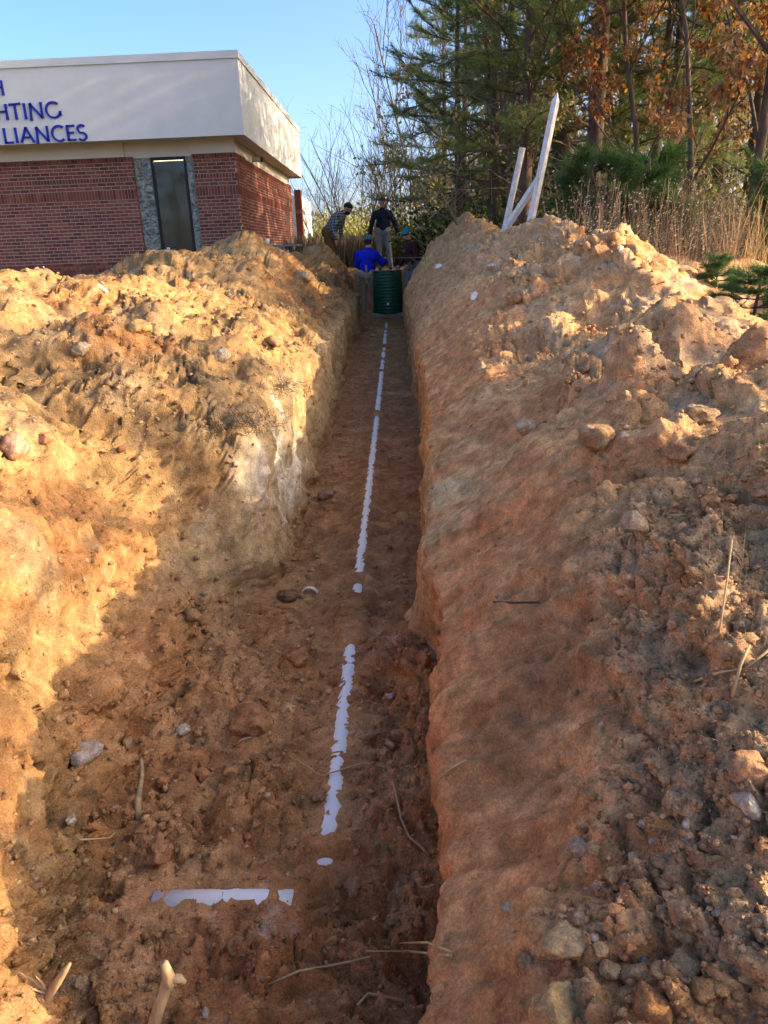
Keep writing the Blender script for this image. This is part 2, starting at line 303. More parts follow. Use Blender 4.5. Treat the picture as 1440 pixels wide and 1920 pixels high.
Z += lump(1290, 3.9, 690, .14, .10, .10)+lump(1190, 3.4, 800, .10, .08, .12)+lump(1400, 3.2, 800, .14, .12)-lump(1340, 3.5, 800, .12, .10)-lump(1290, 2.75, 990, .12, .07)
Z -= lump(230, 5.2, 640, .45, .16, .5)+lump(90, 4.0, 760, .30, .10)+lump(330, 4.2, 760, .22, .09)
Z += lump(330, 5.9, 580, .5, .10, .35)+lump(70, 5.6, 545, .5, .08)
Z -= lump(1010, 5.6, 660, .35, .07) + lump(1130, 6.0, 620, .35, .08)
Z += w_floor*.13*np.exp(-((X-.06)/.11)**2-((Y-2.72)/.26)**2)
Z -= w_spoil*lump(440, 4.3, 790, .18, .1)
# displacement along the normal
def normals(X, Y, Z):
    P = np.stack([X, Y, Z], -1)
    du = np.gradient(P, axis=1); dv = np.gradient(P, axis=0)
    n = np.cross(du, dv); n /= np.maximum(np.linalg.norm(n, axis=-1, keepdims=True), 1e-9)
    return n
Nn = normals(X, Y, Z)
amp = sstep(.3, .8, Y)*edge_fade
# pipe corridor
def pipe_x(y): return -.262+.004*(y-1.8)
dpx = np.abs(X-pipe_x(Y)); corr = np.exp(-(dpx/.10)**4)*w_floor*sstep(1.7, 1.78, Y)*(1-sstep(16.6, 16.9, Y))
corr2 = np.exp(-((Y-1.67)/.09)**4)*sstep(-.86, -.76, X)*(1-sstep(-.33, -.28, X))*w_floor
corr = np.maximum(corr, corr2)
D = np.zeros_like(X)
f1 = fbm(X*2.3, Y*2.3, Z*2.3, 4, 31); f2 = fbm(X*8, Y*8, Z*8, 4, 41); f3 = fbm(X*26, Y*26, Z*26, 3, 51)
bil = np.abs(vnoise(X*5, Y*5, Z*5, 91))+.5*np.abs(vnoise(X*11, Y*11, Z*11, 92))+.25*np.abs(vnoise(X*23, Y*23, Z*23, 93))
bil2 = np.abs(vnoise(X*17, Y*17, Z*17, 95))+.5*np.abs(vnoise(X*37, Y*37, Z*37, 96))
ch1, wa, wb = worley(X*8.5+.35*f2, Y*8.5+.35*f1, Z*8.5, 7); clod1 = np.clip(wb-wa, 0, .5)*(1-.6*wa)*2-.3
far_ok = ROWS > -.5
ch0, _, _ = worley(X*3.4+.4*f1, Y*3.4+.3*f2, Z*3.4, 15)
nr_rows = ROWS < 8.5
wc = np.zeros_like(X); c_, a_, b_ = worley(X[nr_rows]*24+.3*f3[nr_rows], Y[nr_rows]*24, Z[nr_rows]*24, 9); wc[nr_rows] = c_
crk = 1-np.abs(fbm(X*2.1+.6*f2, Y*2.1, Z*1.2, 3, 301)); crk = sstep(.86, 1.0, crk)
cl = sstep(.05, .6, fbm(X*1.6+3, Y*1.6, Z*1.6, 3, 101))                   # where the spoil is cloddy
D += w_spoil*(.055*f1 + .06*(bil-.55)*(.3+.7*cl) + .075*ch0*(.4+.5*cl) + .036*ch1*(.15+.85*cl) + .015*clod1*cl + .018*wc*(.25+.75*cl) + .020*f2 + .010*f3 - .06*crk*(C < 8))*np.where(C < 8, .68, 1.0)+w_spoil*(C < 8)*.045*f1
fl = .030*f1+.020*f2+.007*f3+.035*(bil-.55)*(.35+.65*near)+.042*ch1*(.6+.4*near)+.030*wc*(.4+.6*near)+.05*ch0*near
D += w_floor*fl*(.6+.5*near)*(1-corr)
st = fbm(Y*9, X*9, Z*1.1, 4, 111)
D += w_lwall*((1-near)*(.018*st+.034*f1+.014*f2+.02*ch1+.008*wc)+near*(.05*f1+.05*(bil-.55)+.022*f2+.009*f3+.075*ch0+.045*ch1+.022*wc-.06*crk))
# the right bank is smooth with slump streaks running down it
ss = fbm((Y+.55*Z)*7.0, (X*.4+Z*.8)*1.1, X*0, 5, 121, .6); sr = ridged((Y+.55*Z)*11.0, (X*.4+Z*.8)*1.4, X*0, 3, 131)
scoop = bump(Y, 1.75, .35)*bump(C, 10.75, .4)
up_ = sstep(10.4, 11.6, C)
sf = fbm((Y+.55*Z)*24.0, (X*.4+Z*.8)*1.6, X*0, 3, 141)
D += w_rwall*(.020*ss+.005*sr+.007*sf+.045*f1+.007*f2+.005*f3+.004*wc+(.030*ch1+.045*ch0+.014*wc)*up_*(.4+.6*cl)-.05*scoop)
D += w_nat*(.012*f2+.006*f3)
# rough bank top close on the right
rr = sstep(10.9, 11.4, C)*(1-sstep(1.9, 2.6, Y))
D += rr*(.036*ch1+.024*wc+.020*(bil-.5)+.008*f3)
D *= amp
X += Nn[..., 0]*D; Y2 = Y+Nn[..., 1]*D*.8; Z += Nn[..., 2]*D
Y = Y2
# soil lies a few millimetres under the crown of the pipes where they show, and over them where it slumped
RP = .042
def pipe_top(y): return np.interp(y, [1.7, 7.5, 9, 10.5, 13, 15, 16.9], [.03, .045, .075, .105, .155, .20, .25])
cov = sstep(3.08, 3.16, Y)*(1-sstep(3.56, 3.64, Y)) + sstep(1.80, 1.815, Y)*(1-sstep(1.86, 1.88, Y)) + sstep(3.75, 3.78, Y)*(1-sstep(3.84, 3.88, Y))
cov = cov + sstep(.68, .8, vnoise(Y*3.1, 0*Y, 0*Y+5, 77))*sstep(4.3, 4.8, Y) + .3*sstep(6, 9, Y)*sstep(.4, .6, vnoise(Y*6.1, 0*Y, 0*Y+5, 78))
zc_ = pipe_top(Y)-.0068-.005*sstep(5, 9, Y)+.0055*vnoise(X*30, Y*30, 0*X, 81)+.007*vnoise(X*85, Y*85, 0*X, 82)+.045*np.clip(cov, 0, 1)
zc2 = .034-.006+.010*vnoise(X*28, Y*28, 0*X, 83)+.006*vnoise(X*70, Y*70, 0*X, 84)+.012*bump(X, -.405, .012)
is2 = corr2 > np.exp(-(dpx/.10)**4)*w_floor*sstep(1.7, 1.78, Y)
Z = Z*(1-corr)+corr*np.where(is2, zc2, zc_)
# ---------------------------------------------------------------- soil colours by zone, darker in the cracks and the scoop
def col(*c): return np.array(c, float)
def mixc(A, B, w): return A*(1-w[..., None])+B*w[..., None]
n1 = fbm(X*1.3, Y*1.3, Z*1.3, 4, 201)*.5+.5; n2 = fbm(X*4.5, Y*4.5, Z*4.5, 4, 211)*.5+.5; n3 = fbm(X*15, Y*15, Z*15, 3, 221)*.5+.5
base = np.zeros(X.shape+(3,))
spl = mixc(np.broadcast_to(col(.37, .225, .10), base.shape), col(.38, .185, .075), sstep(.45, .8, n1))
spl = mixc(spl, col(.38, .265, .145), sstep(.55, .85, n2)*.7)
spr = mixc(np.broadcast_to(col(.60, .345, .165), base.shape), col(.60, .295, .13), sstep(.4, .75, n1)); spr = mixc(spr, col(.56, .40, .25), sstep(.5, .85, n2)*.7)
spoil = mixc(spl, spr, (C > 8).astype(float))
# dark torn topsoil with roots along the left shoulder
dk = w_spoil*(C < 8)*sstep(4.3, 4.8, C)*sstep(3.6, 4.4, Y)*sstep(.50, .72, n2*.6+n3*.45)
spoil = mixc(spoil, col(.10, .068, .04), dk*.85)
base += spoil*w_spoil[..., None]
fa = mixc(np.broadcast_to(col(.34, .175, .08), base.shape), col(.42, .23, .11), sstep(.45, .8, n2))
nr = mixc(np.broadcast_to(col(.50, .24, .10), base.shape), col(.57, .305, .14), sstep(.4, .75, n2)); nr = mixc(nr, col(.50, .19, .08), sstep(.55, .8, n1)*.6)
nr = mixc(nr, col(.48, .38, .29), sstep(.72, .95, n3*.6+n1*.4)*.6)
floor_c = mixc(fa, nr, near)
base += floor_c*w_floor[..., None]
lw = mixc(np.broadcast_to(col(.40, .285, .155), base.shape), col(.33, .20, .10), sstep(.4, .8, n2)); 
pale = bump(Y, 4.4, .75)*sstep(.35, .62, n2*.5+n1*.5)*sstep(.1, .3, Z)
lw = mixc(lw, col(.58, .51, .41), np.clip(pale*1.4, 0, 1))
lw = mixc(lw, mixc(nr*.85, col(.36, .22, .10), sstep(.35, .7, n1)), near)
lw = mixc(lw, col(.45, .38, .29), near*sstep(.62, .8, fbm(X*2+4, Y*2, Z*2, 3, 231)*.5+.5)*.8)
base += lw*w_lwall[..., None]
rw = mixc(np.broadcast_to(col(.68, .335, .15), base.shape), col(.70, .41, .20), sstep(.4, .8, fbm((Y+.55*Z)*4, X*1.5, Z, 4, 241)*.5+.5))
rw = mixc(rw, col(.50, .23, .095), sstep(.45, .75, sf*.5+.5)*.55); rw = mixc(rw, col(.68, .39, .18), sstep(.5, .85, ss*.45+.5)*.55)
rw = mixc(rw, col(.48, .24, .11), sstep(.6, .85, n2)*.6)
rw = mixc(rw, col(.60, .47, .26), np.clip(bump(Y, 3.45, .5)*sstep(.35, .6, n2)*(1-sstep(10.3, 10.8, C)), 0, 1)*.75)
rw = mixc(rw, col(.30, .16, .08), np.clip(scoop*1.6*sstep(.3, .6, n2), 0, 1)*.7)  # darker tone mixed in over the scooped hollow
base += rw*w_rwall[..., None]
nat = mixc(np.broadcast_to(col(.19, .125, .065), base.shape), col(.11, .075, .04), sstep(.4, .8, n2))
path = mixc(np.broadcast_to(col(.40, .24, .13), base.shape), col(.30, .19, .10), sstep(.4, .8, n2))
nat = mixc(nat, path, np.clip(bump(X, -.3, 2.2), 0, 1)*sstep(18.5, 19.5, Y)*(1-sstep(23, 25, Y)))
nat = mixc(nat, col(.15, .145, .06), sstep(.35, .7, n1)*(X < -2.2)*sstep(8, 10, Y))
nat = mixc(nat, col(.27, .245, .215), (X < -2.5)*sstep(16.4, 16.7, Y))
base += nat*w_nat[..., None]
tot = (w_floor+w_lwall+w_rwall+w_spoil+w_nat)[..., None]; base /= np.maximum(tot, 1e-3)
base = mixc(base, col(.11, .072, .04), np.clip(crk*.8*(C < 8)*(w_spoil+near*w_lwall)*sstep(.3, .6, n2), 0, 1)*.7)  # cracks on the left coloured darker than the soil round them
base = mixc(base, col(.56, .35, .19), rr*sstep(.25, .6, n2)*.85)
base *= (.72+.56*n3)[..., None]
base[..., 2] *= .86; base[..., 1] *= .955
R_, K_ = X.shape
V = np.stack([X, Y, Z], -1)
TV = V.reshape(-1, 3); TN = normals(X, Y, Z).reshape(-1, 3)
idx = np.arange(R_*K_).reshape(R_, K_)
Q = np.stack([idx[:-1, :-1], idx[:-1, 1:], idx[1:, 1:], idx[1:, :-1]], -1).reshape(-1, 4)
# the sheet goes on to the horizon round the dug strip
ring_v = np.array([(-14,-3,1.25),(22,-3,1.25),(22,30,1.25),(-14,30,1.25),(-900,-900,1.2),(900,-900,1.2),(900,1500,1.2),(-900,1500,1.2)], float)
b0 = R_*K_; ring_f = np.array([(4,5,1,0),(5,6,2,1),(6,7,3,2),(7,4,0,3)])+b0
AV = np.concatenate([TV, ring_v]); AF = np.concatenate([Q, ring_f])
gm = bpy.data.meshes.new('ground'); gm.vertices.add(len(AV)); gm.vertices.foreach_set('co', AV.astype(np.float32).ravel())
gm.loops.add(AF.size); gm.loops.foreach_set('vertex_index', AF.astype(np.int32).ravel())
gm.polygons.add(len(AF)); gm.polygons.foreach_set('loop_start', np.arange(0, AF.size, 4, dtype=np.int32))
gm.polygons.foreach_set('use_smooth', np.ones(len(AF), bool)); gm.update(calc_edges=True); gm.validate()
ca = gm.color_attributes.new('soil', 'FLOAT_COLOR', 'POINT')
cc = np.ones((len(AV), 4), np.float32); cc[:b0, :3] = np.clip(base.reshape(-1, 3), .01, .8); cc[b0:, :3] = (.16, .12, .06)
ca.data.foreach_set('color', cc.ravel()); gm.materials.append(MAT['soil'])
ground = link('ground', gm); tag(ground, kind='structure', label='dug red brown earth with a long trench and spoil banks')

# where a point of the photograph lies on the dug ground
_B = np.array([list(_r), list(_u), list(_f)])
_q = (TV-np.array(EYE)) @ _B.T; _zc = np.where(_q[:, 2] > .2, _q[:, 2], np.inf)
PX = 720+FPX*_q[:, 0]/_zc; PY = 960-FPX*_q[:, 1]/_zc
PX[~np.isfinite(_zc)] = -9999
_bin = {}
_ok = (PX > -60) & (PX < 1500) & (PY > 300) & (PY < 2000)
_ids = np.nonzero(_ok)[0]; _bk = (np.floor(PX[_ids]/10).astype(int)+20)*1000+np.floor(PY[_ids]/10).astype(int)
_o = np.argsort(_bk, kind='stable'); _ids = _ids[_o]; _bk = _bk[_o]
def spot(px, py):
    """point and normal of the dug ground seen at a photo pixel"""
    best = None
    c = []
    for a in range(-1, 2):
        for b in range(-1, 2):
            key = (int(math.floor(px/10))+a+20)*1000+int(math.floor(py/10))+b
            i0, i1 = np.searchsorted(_bk, key), np.searchsorted(_bk, key+1); c.append(_ids[i0:i1])
    c = np.concatenate(c)
    if len(c) == 0: return Vector((0, 2, 0)), Vector((0, 0, 1))
    d = np.hypot(PX[c]-px, PY[c]-py); zmin = _zc[c][d < 14].min() if (d < 14).any() else _zc[c].min()
    c = c[_zc[c] < zmin+.35*max(.4, zmin*.12)]; d = np.hypot(PX[c]-px, PY[c]-py); i = c[np.argmin(d)]
    n = Vector(TN[i]); n = n if n.z > 0 else -n
    return Vector(TV[i]), n
def pxm(p):   # metres per photo pixel at a point
    return (Vector(p)-EYE).dot(_f)/FPX
def ground_z(x, y):
    i = np.argmin((TV[:, 0]-x)**2+(TV[:, 1]-y)**2); return TV[i, 2]
# ------------------------------------------------------------------ stones, clods and crumbs lying on the earth
def ico(sub):
    t = (1+5**.5)/2
    v = [(-1,t,0),(1,t,0),(-1,-t,0),(1,-t,0),(0,-1,t),(0,1,t),(0,-1,-t),(0,1,-t),(t,0,-1),(t,0,1),(-t,0,-1),(-t,0,1)]
    f = [(0,11,5),(0,5,1),(0,1,7),(0,7,10),(0,10,11),(1,5,9),(5,11,4),(11,10,2),(10,7,6),(7,1,8),(3,9,4),(3,4,2),(3,2,6),(3,6,8),(3,8,9),(4,9,5),(2,4,11),(6,2,10),(8,6,7),(9,8,1)]
    v = [np.array(p)/np.linalg.norm(p) for p in v]
    for _ in range(sub):
        cache = {}; nf = []
        def mid(a, b):
            k = (min(a, b), max(a, b))
            if k not in cache:
                m = v[a]+v[b]; v.append(m/np.linalg.norm(m)); cache[k] = len(v)-1
            return cache[k]
        for a, b, c in f:
            ab, bc, ca_ = mid(a, b), mid(b, c), mid(c, a); nf += [(a, ab, ca_), (b, bc, ab), (c, ca_, bc), (ab, bc, ca_)]
        f = nf
    return np.array(v), f
I0, I0F = ico(0); I1, I1F = ico(1); I3, I3F = ico(3)
def rock_verts(seed, rough=.22, blocky=.3, flat=.75):
    r = np.random.default_rng(seed); v = I3.copy()
    for _ in range(int(5+blocky*10)):                      # chip flat faces off
        n = r.normal(size=3); n /= np.linalg.norm(n); d = v @ n; lim = .62+.25*r.random()
        v = v-np.clip(d-lim, 0, None)[:, None]*n*.9
    d = fbm(v[:, 0]*1.6+seed, v[:, 1]*1.6, v[:, 2]*1.6, 3, seed)*rough + fbm(v[:, 0]*6+seed, v[:, 1]*6, v[:, 2]*6, 3, seed+5)*rough*.32
    v = v*(1+d)[:, None]; v *= np.array([1, .72+.35*r.random(), flat*(.75+.3*r.random())])
    return v
def stone(name, px, py, rpx, colr, label, cat='rock', seed=1, rough=.2, blocky=.4, sink=.45, group=None, stretch=1.0):
    p, n = spot(px, py+rpx*.45); r = rpx*pxm(p)
    v = rock_verts(seed, rough, blocky)*r; v[:, 0] *= stretch
    rr = random.Random(seed); a = rr.uniform(0, 6.28)
    R = np.array(Matrix.Rotation(rr.uniform(-.35, .35), 3, 'X') @ Matrix.Rotation(a, 3, 'Z')); v = v @ R.T
    c = np.array(colr)*(1+.22*fbm(v[:, 0]/r*3, v[:, 1]/r*3, v[:, 2]/r*3+seed, 3, seed))[:, None]
    dust = np.clip(.35+.8*fbm(v[:, 0]/r*2.2+5, v[:, 1]/r*2.2, v[:, 2]/r*2.2+seed, 4, seed+3)+.25*(v[:, 2]/r<-.1), 0, 1)[:, None]; sc_ = base.reshape(-1, 3)[int(np.argmin(((TV-np.array(p))**2).sum(1)))]
    c = c*(1-dust*.5)+sc_*dust*.5
    m = MB(); m.add(v, I3F, np.clip(c, .02, .85)); o = m.build(name, MAT['clod'], smooth=True, color=True)
    o.location = p+Vector((0, 0, r*(1-sink)*.6)); tag(o, label, cat, group); return o
TAN, BRN, RED, PAL, GRY, ORG, DRK = (.55,.36,.18), (.38,.235,.12), (.44,.21,.10), (.60,.48,.35), (.36,.30,.22), (.45,.20,.085), (.15,.095,.055)
for i, a in enumerate([
 ('earth_clod',1058,1755,58,TAN,'big tan clod among stones on near bank edge'), ('earth_clod',1040,1885,64,(.48,.33,.15),'largest pale clod at bottom edge of the near bank, roots beside it'),
 ('stone',1125,1780,15,TAN,'small tan stone touching the big clod'), ('stone',1140,1812,23,TAN,'egg shaped tan stone just below the big clod'),
 ('stone',1150,1637,18,(.5,.33,.14),'round yellowish stone on bank edge with straw shreds round it'), ('stone',1090,1585,25,GRY,'rough grey stone at the edge of the smooth red bank'),
 ('stone',1398,1500,36,PAL,'large whitish rock near the right edge of the rubble'), ('stone',1293,1578,13,PAL,'white rounded pebble beside a second white pebble'),
 ('stone',1268,1581,10,PAL,'smaller white pebble beside the rounded one'), ('stone',1278,1748,28,TAN,'upright tan stone leaning in the dark rubble'),
 ('stone',1237,1815,25,BRN,'brown stone pressed against a larger tan one'), ('stone',1285,1803,33,TAN,'tan lump crusted with grit beside a brown stone'),
 ('earth_clod',1375,1782,30,BRN,'dark brown clod beside a white egg shaped pebble'), ('stone',1411,1768,13,PAL,'white egg shaped pebble beside a dark brown clod'),
 ('stone',1206,1803,13,GRY,'pale grey pebble left of the two pressed stones'), ('earth_clod',985,1800,28,BRN,'brown clod on the slope left of the big clod'),
 ('stone',1402,1432,46,RED,'broad red brown rock above the whitish rock'), ('stone',1190,975,28,(.45,.30,.18),'smooth round boulder by a mat of roots on right bank'),
 ('stone',978,795,24,PAL,'whitish rock lying high on the right slope'), ('stone',1122,815,46,BRN,'large flat brown rock embedded in the right slope'),
 ('stone',1172,801,9,GRY,'small grey pebble beside the flat brown rock'), ('stone',1173,816,9,PAL,'small white pebble under the grey one by the flat rock'),
 ('stone',1285,1182,13,PAL,'white pebble alone on the right bank below a grass stalk'), ('earth_clod',965,560,17,ORG,'orange clod high on the right heap'),
 ('stone',958,515,13,TAN,'tan stone on the right heap below the leaning posts'), ('stone',924,498,10,PAL,'white stone near the far crest of right heap'),
 ('stone',160,1405,34,(.42,.38,.33),'whitish grey rock in the shadow line at left'), ('stone',140,1533,14,PAL,'white pebble in shadow below the grey rock'),
 ('stone',186,1858,24,RED,'red brown rock near the bottom edge by the roots'), ('stone',28,835,40,(.42,.24,.16),'pinkish boulder at the left edge of the picture'),
 ('stone',85,820,17,RED,'red stone next to the pinkish boulder'), ('stone',415,665,19,(.46,.36,.24),'pale rock on the hump of the left bank'),
 ('earth_clod',262,603,26,(.48,.30,.12),'square sunlit clod casting a shadow on left heap'), ('stone',150,650,24,(.44,.34,.22),'pale flat stone in the shaded dip of the left heap'),
 ('stone',613,925,17,(.36,.22,.16),'pinkish stone at the foot of the left trench wall'), ('earth_clod',540,1112,20,DRK,'dark clod under the left trench wall by a white shard'),
 ('earth_clod',475,1340,40,ORG,'big orange clod on the trench floor at left of pipe'), ('earth_clod',560,1235,25,ORG,'smaller orange clod where the trench narrows'),
 ('earth_clod',660,1655,18,BRN,'brown clod beside the short white pipe patch'), ('stone',617,1781,11,PAL,'white chip on the floor near the bottom'),
 ('stone',385,1893,13,PAL,'pale chip at bottom edge beside the cut root'), ('stone',735,1280,13,BRN,'brown pebble under the right wall nose'),
 ('earth_clod',600,1150+340,16,BRN,'brown lump beside the long near pipe'), ('stone',345,1365,16,PAL,'white stone on the floor below the pale clay'),
 ('earth_clod',300,1590,30,RED,'red clod in the shaded floor below a twig'), ('stone',950,1700,12,PAL,'white pebble in the dirt at bank edge'),
 ('earth_clod',1310,770,34,BRN,'dark clod in the hollow of the right bank'), ('earth_clod',1270,845,30,RED,'reddish clod below the lit ridge of right bank'),
 ('earth_clod',700,625,7,TAN,'small tan lump at the far foot of the left wall'), ('earth_clod',570,520,20,TAN,'tan block on the far left heap')]):
    stone(*a[:6], seed=31+i*7, cat='clod' if a[0] == 'earth_clod' else 'stone', rough=.26 if a[0] == 'earth_clod' else .13, blocky=.3 if a[0] == 'earth_clod' else .6)

# countless crumbs and grit
def crumbs(name, label, sel, n, smin, smax, pal, seed, lvl=0):
    r = np.random.default_rng(seed)
    w = (np.asarray(sel, float)*(1-np.exp(-(dpx/.045)**4)*w_floor)*(1-np.exp(-((Y-1.67)/.04)**4)*(X > -.8)*(X < -.3))).ravel()
    # area weighting so that dense rows do not attract all the crumbs
    du = np.linalg.norm(np.gradient(V, axis=1), axis=-1); dv = np.linalg.norm(np.gradient(V, axis=0), axis=-1)
    w = w*(du*dv).ravel()/np.maximum(_zc, .8)**1.6; w[~np.isfinite(w)] = 0
    w[(PX < -40) | (PX > 1480) | (PY > 1980)] = 0; w /= w.sum()
    ids = r.choice(len(w), n, p=w)
    b, bf = (I0, I0F) if lvl == 0 else (I1, I1F); bf = np.array(bf)
    size = smin*(smax/smin)**(r.random(n)**3)*np.clip(_zc[ids]/2.2, .8, 1.9)
    sc = size[:, None]*(.6+.7*r.random((n, 3))); sc[:, 2] *= .8
    an = r.random(n)*6.28; ca_, sa = np.cos(an), np.sin(an)
    jit = 1+.25*r.normal(size=(n, len(b)))
    P = b[None]*jit[..., None]*sc[:, None, :]
    x = P[..., 0]*ca_[:, None]-P[..., 1]*sa[:, None]; y = P[..., 0]*sa[:, None]+P[..., 1]*ca_[:, None]
    P = np.stack([x, y, P[..., 2]], -1)+TV[ids][:, None, :]+np.array([0, 0, 1])*(size*.15)[:, None, None]
    F = (bf[None]+(np.arange(n)*len(b))[:, None, None]).reshape(-1, 3)
    me = bpy.data.meshes.new(name); P = P.reshape(-1, 3)
    me.vertices.add(len(P)); me.vertices.foreach_set('co', P.astype(np.float32).ravel())
    me.loops.add(F.size); me.loops.foreach_set('vertex_index', F.astype(np.int32).ravel())
    me.polygons.add(len(F)); me.polygons.foreach_set('loop_start', np.arange(0, F.size, 3, dtype=np.int32)); me.update(calc_edges=True)
    base_c = base.reshape(-1, 3)[ids]
    pick = np.array(pal)[r.integers(0, len(pal), n)]; k = r.random(n)[:, None]**2
    cl_ = (base_c*(1-k)+pick*k)*(.75+.5*r.random((n, 1)))
    c4 = np.ones((len(P), 4), np.float32); c4[:, :3] = np.repeat(np.clip(cl_, .02, .8), len(b), 0)
    at = me.color_attributes.new('tint', 'FLOAT_COLOR', 'POINT'); at.data.foreach_set('color', c4.ravel()); me.materials.append(MAT['clod'])
    o = link(name, me); tag(o, label, 'gravel', kind='stuff'); return o
rough_w = .25+1.6*rr+.9*w_floor*near+.8*w_spoil*(.3+cl)+.7*w_lwall*near+.35*w_floor-.15*w_rwall*(C < 11)
crumbs('soil_crumbs', 'loose crumbs of earth strewn over trench and banks', np.clip(rough_w, 0.03, 3), 30000, .0028, .012, [BRN, TAN, RED, TAN], 5)
crumbs('pebble_gravel', 'small pale pebbles strewn in the rubble', np.clip(rr*2.2+near*w_floor*.6+.12*w_spoil+.03+.4*near*w_lwall, 0, 3), 1800, .003, .012, [PAL, GRY, TAN, PAL], 6, 1)
crumbs('clod_rubble', 'knobbly clods too many to count on the spoil', np.clip(1.3*rr+w_spoil*cl+.5*near*(w_floor+w_lwall), .01, 3), 420, .012, .030, [BRN, TAN, RED, ORG], 8, 1)

# ------------------------------------------------------------------ buried white pipes
m = MB(); ys = np.linspace(1.78, 16.75, 60); m.tube([(pipe_x(y), y, float(pipe_top(y))-RP) for y in ys], RP, 24)
pipe = m.build('drain_pipe', MAT['pvc'], smooth=True); tag(pipe, 'long white plastic pipe half buried along the trench floor', 'pipe')
m = MB(); m.tube([(-.745, 1.672, .034-RP), (-.5, 1.67, .036-RP), (-.345, 1.665, .034-RP)], RP, 20)
lat = m.build('side_pipe', MAT['pvc'], smooth=True); tag(lat, 'short white pipe crossing the near trench floor sideways', 'pipe')

# ------------------------------------------------------------------ sticks, roots, straws, scraps
def strand(name, pts, r, mat, label, cat, group=None, n=6, knob=None, lift=.0):
    P = []
    for (px, py, h) in pts:
        p, nn = spot(px, py) if h is not None else (None, None)
        P.append(p+Vector((0, 0, h)))
    m = MB(); m.tube(P, r, n)
    if knob: v = rock_verts(knob[0], .3, .2)*knob[1]; m.add(v+np.array(P[-1]), I3F)
    o = m.build(name, MAT[mat], smooth=True); tag(o, label, cat, group); return o
def air_strand(name, pts, r, mat, label, cat, Y, n=8):
    P = [atY(px, py, Y+dy) for (px, py, dy) in pts]
    m = MB(); m.tube(P, r, n); o = m.build(name, MAT[mat], smooth=True); tag(o, label, cat); return o, P
o, P = air_strand('cut_root', [(282,1945,0),(296,1895,.0),(308,1862,.01),(318,1838,.01),(312,1820,.012),(307,1806,.012)], [.012,.0115,.0105,.014,.0105,.008], 'stick', 'thick pale cut root sticking up at the bottom edge', 'root', 1.02)
m = MB(); m.tube([P[3], P[3]+Vector((.02, 0, .004)), P[3]+Vector((.028, .0, -.006))], [.009, .008, .004], 8); m.build('root_stub', MAT['stick'], o, smooth=True)
o, P = air_strand('bent_root', [(70,1925,0),(78,1895,.0),(92,1865,.01),(110,1838,.01),(122,1820,.012),(131,1807,.012)], [.010,.0095,.009,.008,.006,.003], 'stick', 'forked sunlit root beside the bottom left clod', 'root', 1.05)
for q in range(7):
    a = P[2]; m = MB(); d = Vector((random.uniform(-.08, .03), random.uniform(-.02, .03), random.uniform(-.02, .05)))
    m.tube([a, a+d*.5+Vector((0, 0, .01)), a+d], [.0025, .002, .001], 4); m.build('rootlet', MAT['stick'], o)
strand('upright_twig', [(258,1545,.0),(264,1510,.02),(268,1480,.06),(275,1465,.09)], [.012,.011,.009,.006], 'stick', 'grey twig standing on the shaded trench floor', 'twig')
strand('curved_root', [(737,1472,.012),(742,1500,.012),(752,1540,.012),(768,1572,.012),(790,1597,.012),(808,1612,.012)], .004, 'straw', 'thin curved root against the right wall foot', 'root')
strand('loose_root', [(812,1470,.01),(830,1468,.02),(850,1450,.02),(878,1440,.02)], .003, 'straw', 'thin root hanging from the right wall above the curved one', 'root')
strand('forked_root', [(720,1445,.015),(680,1380+60,.02),(600,1465,.02),(560,1440,.03)], .0028, 'straw', 'thin forked root across the floor right of near pipe', 'root')
strand('long_straw', [(498,1852,.02),(560,1838,.03),(630,1824,.03),(697,1810,.035)], .0030, 'straw', 'long dry straw lying across the trench bottom', 'straw')
strand('straw', [(750,1785,.03),(800,1788,.03),(848,1800,.02)], .0026, 'straw', 'straw at foot of right bank, upper one of two', 'straw')
strand('straw', [(690,1796,.02),(760,1796,.03),(845,1806,.02)], .0026, 'straw', 'straw at foot of right bank, lower one of two', 'straw')
strand('brown_twig', [(760,1890,.02),(690,1880,.03),(670,1895,.02)], .004, 'straw', 'short brown root at the bottom edge centre', 'root')
strand('dark_twig', [(925,1137,.012),(965,1138,.014),(1010,1136,.012)], .0035, 'dark_twig', 'straight dark twig lying on the smooth right bank', 'twig')
strand('grass_stalk', [(1345,1225,.0),(1352,1190,.03),(1358,1150,.07),(1362,1105,.12)], .0022, 'straw', 'dry grass stalk standing on the right bank', 'stalk')
strand('bent_stalk', [(1300,1285,.01),(1350,1278,.02),(1400,1270,.02),(1440,1240,.03)], .0026, 'straw', 'bent dry stalk lying at the right edge of bank', 'stalk')
strand('pale_rootlet', [(1370,1320,.02),(1385,1290,.05),(1400,1262,.06)], .003, 'straw', 'pale rootlet rising beside the bent stalk', 'root')
strand('floor_root', [(430,1412,.01),(455,1395,.02),(490,1388,.02)], .004, 'straw', 'short root beside the big orange clod', 'root')
strand('wall_root', [(120,1575,.02),(150,1590,.03),(200,1585,.03),(230,1560,.02)], .003, 'straw', 'thin root along the shaded floor at left', 'root')

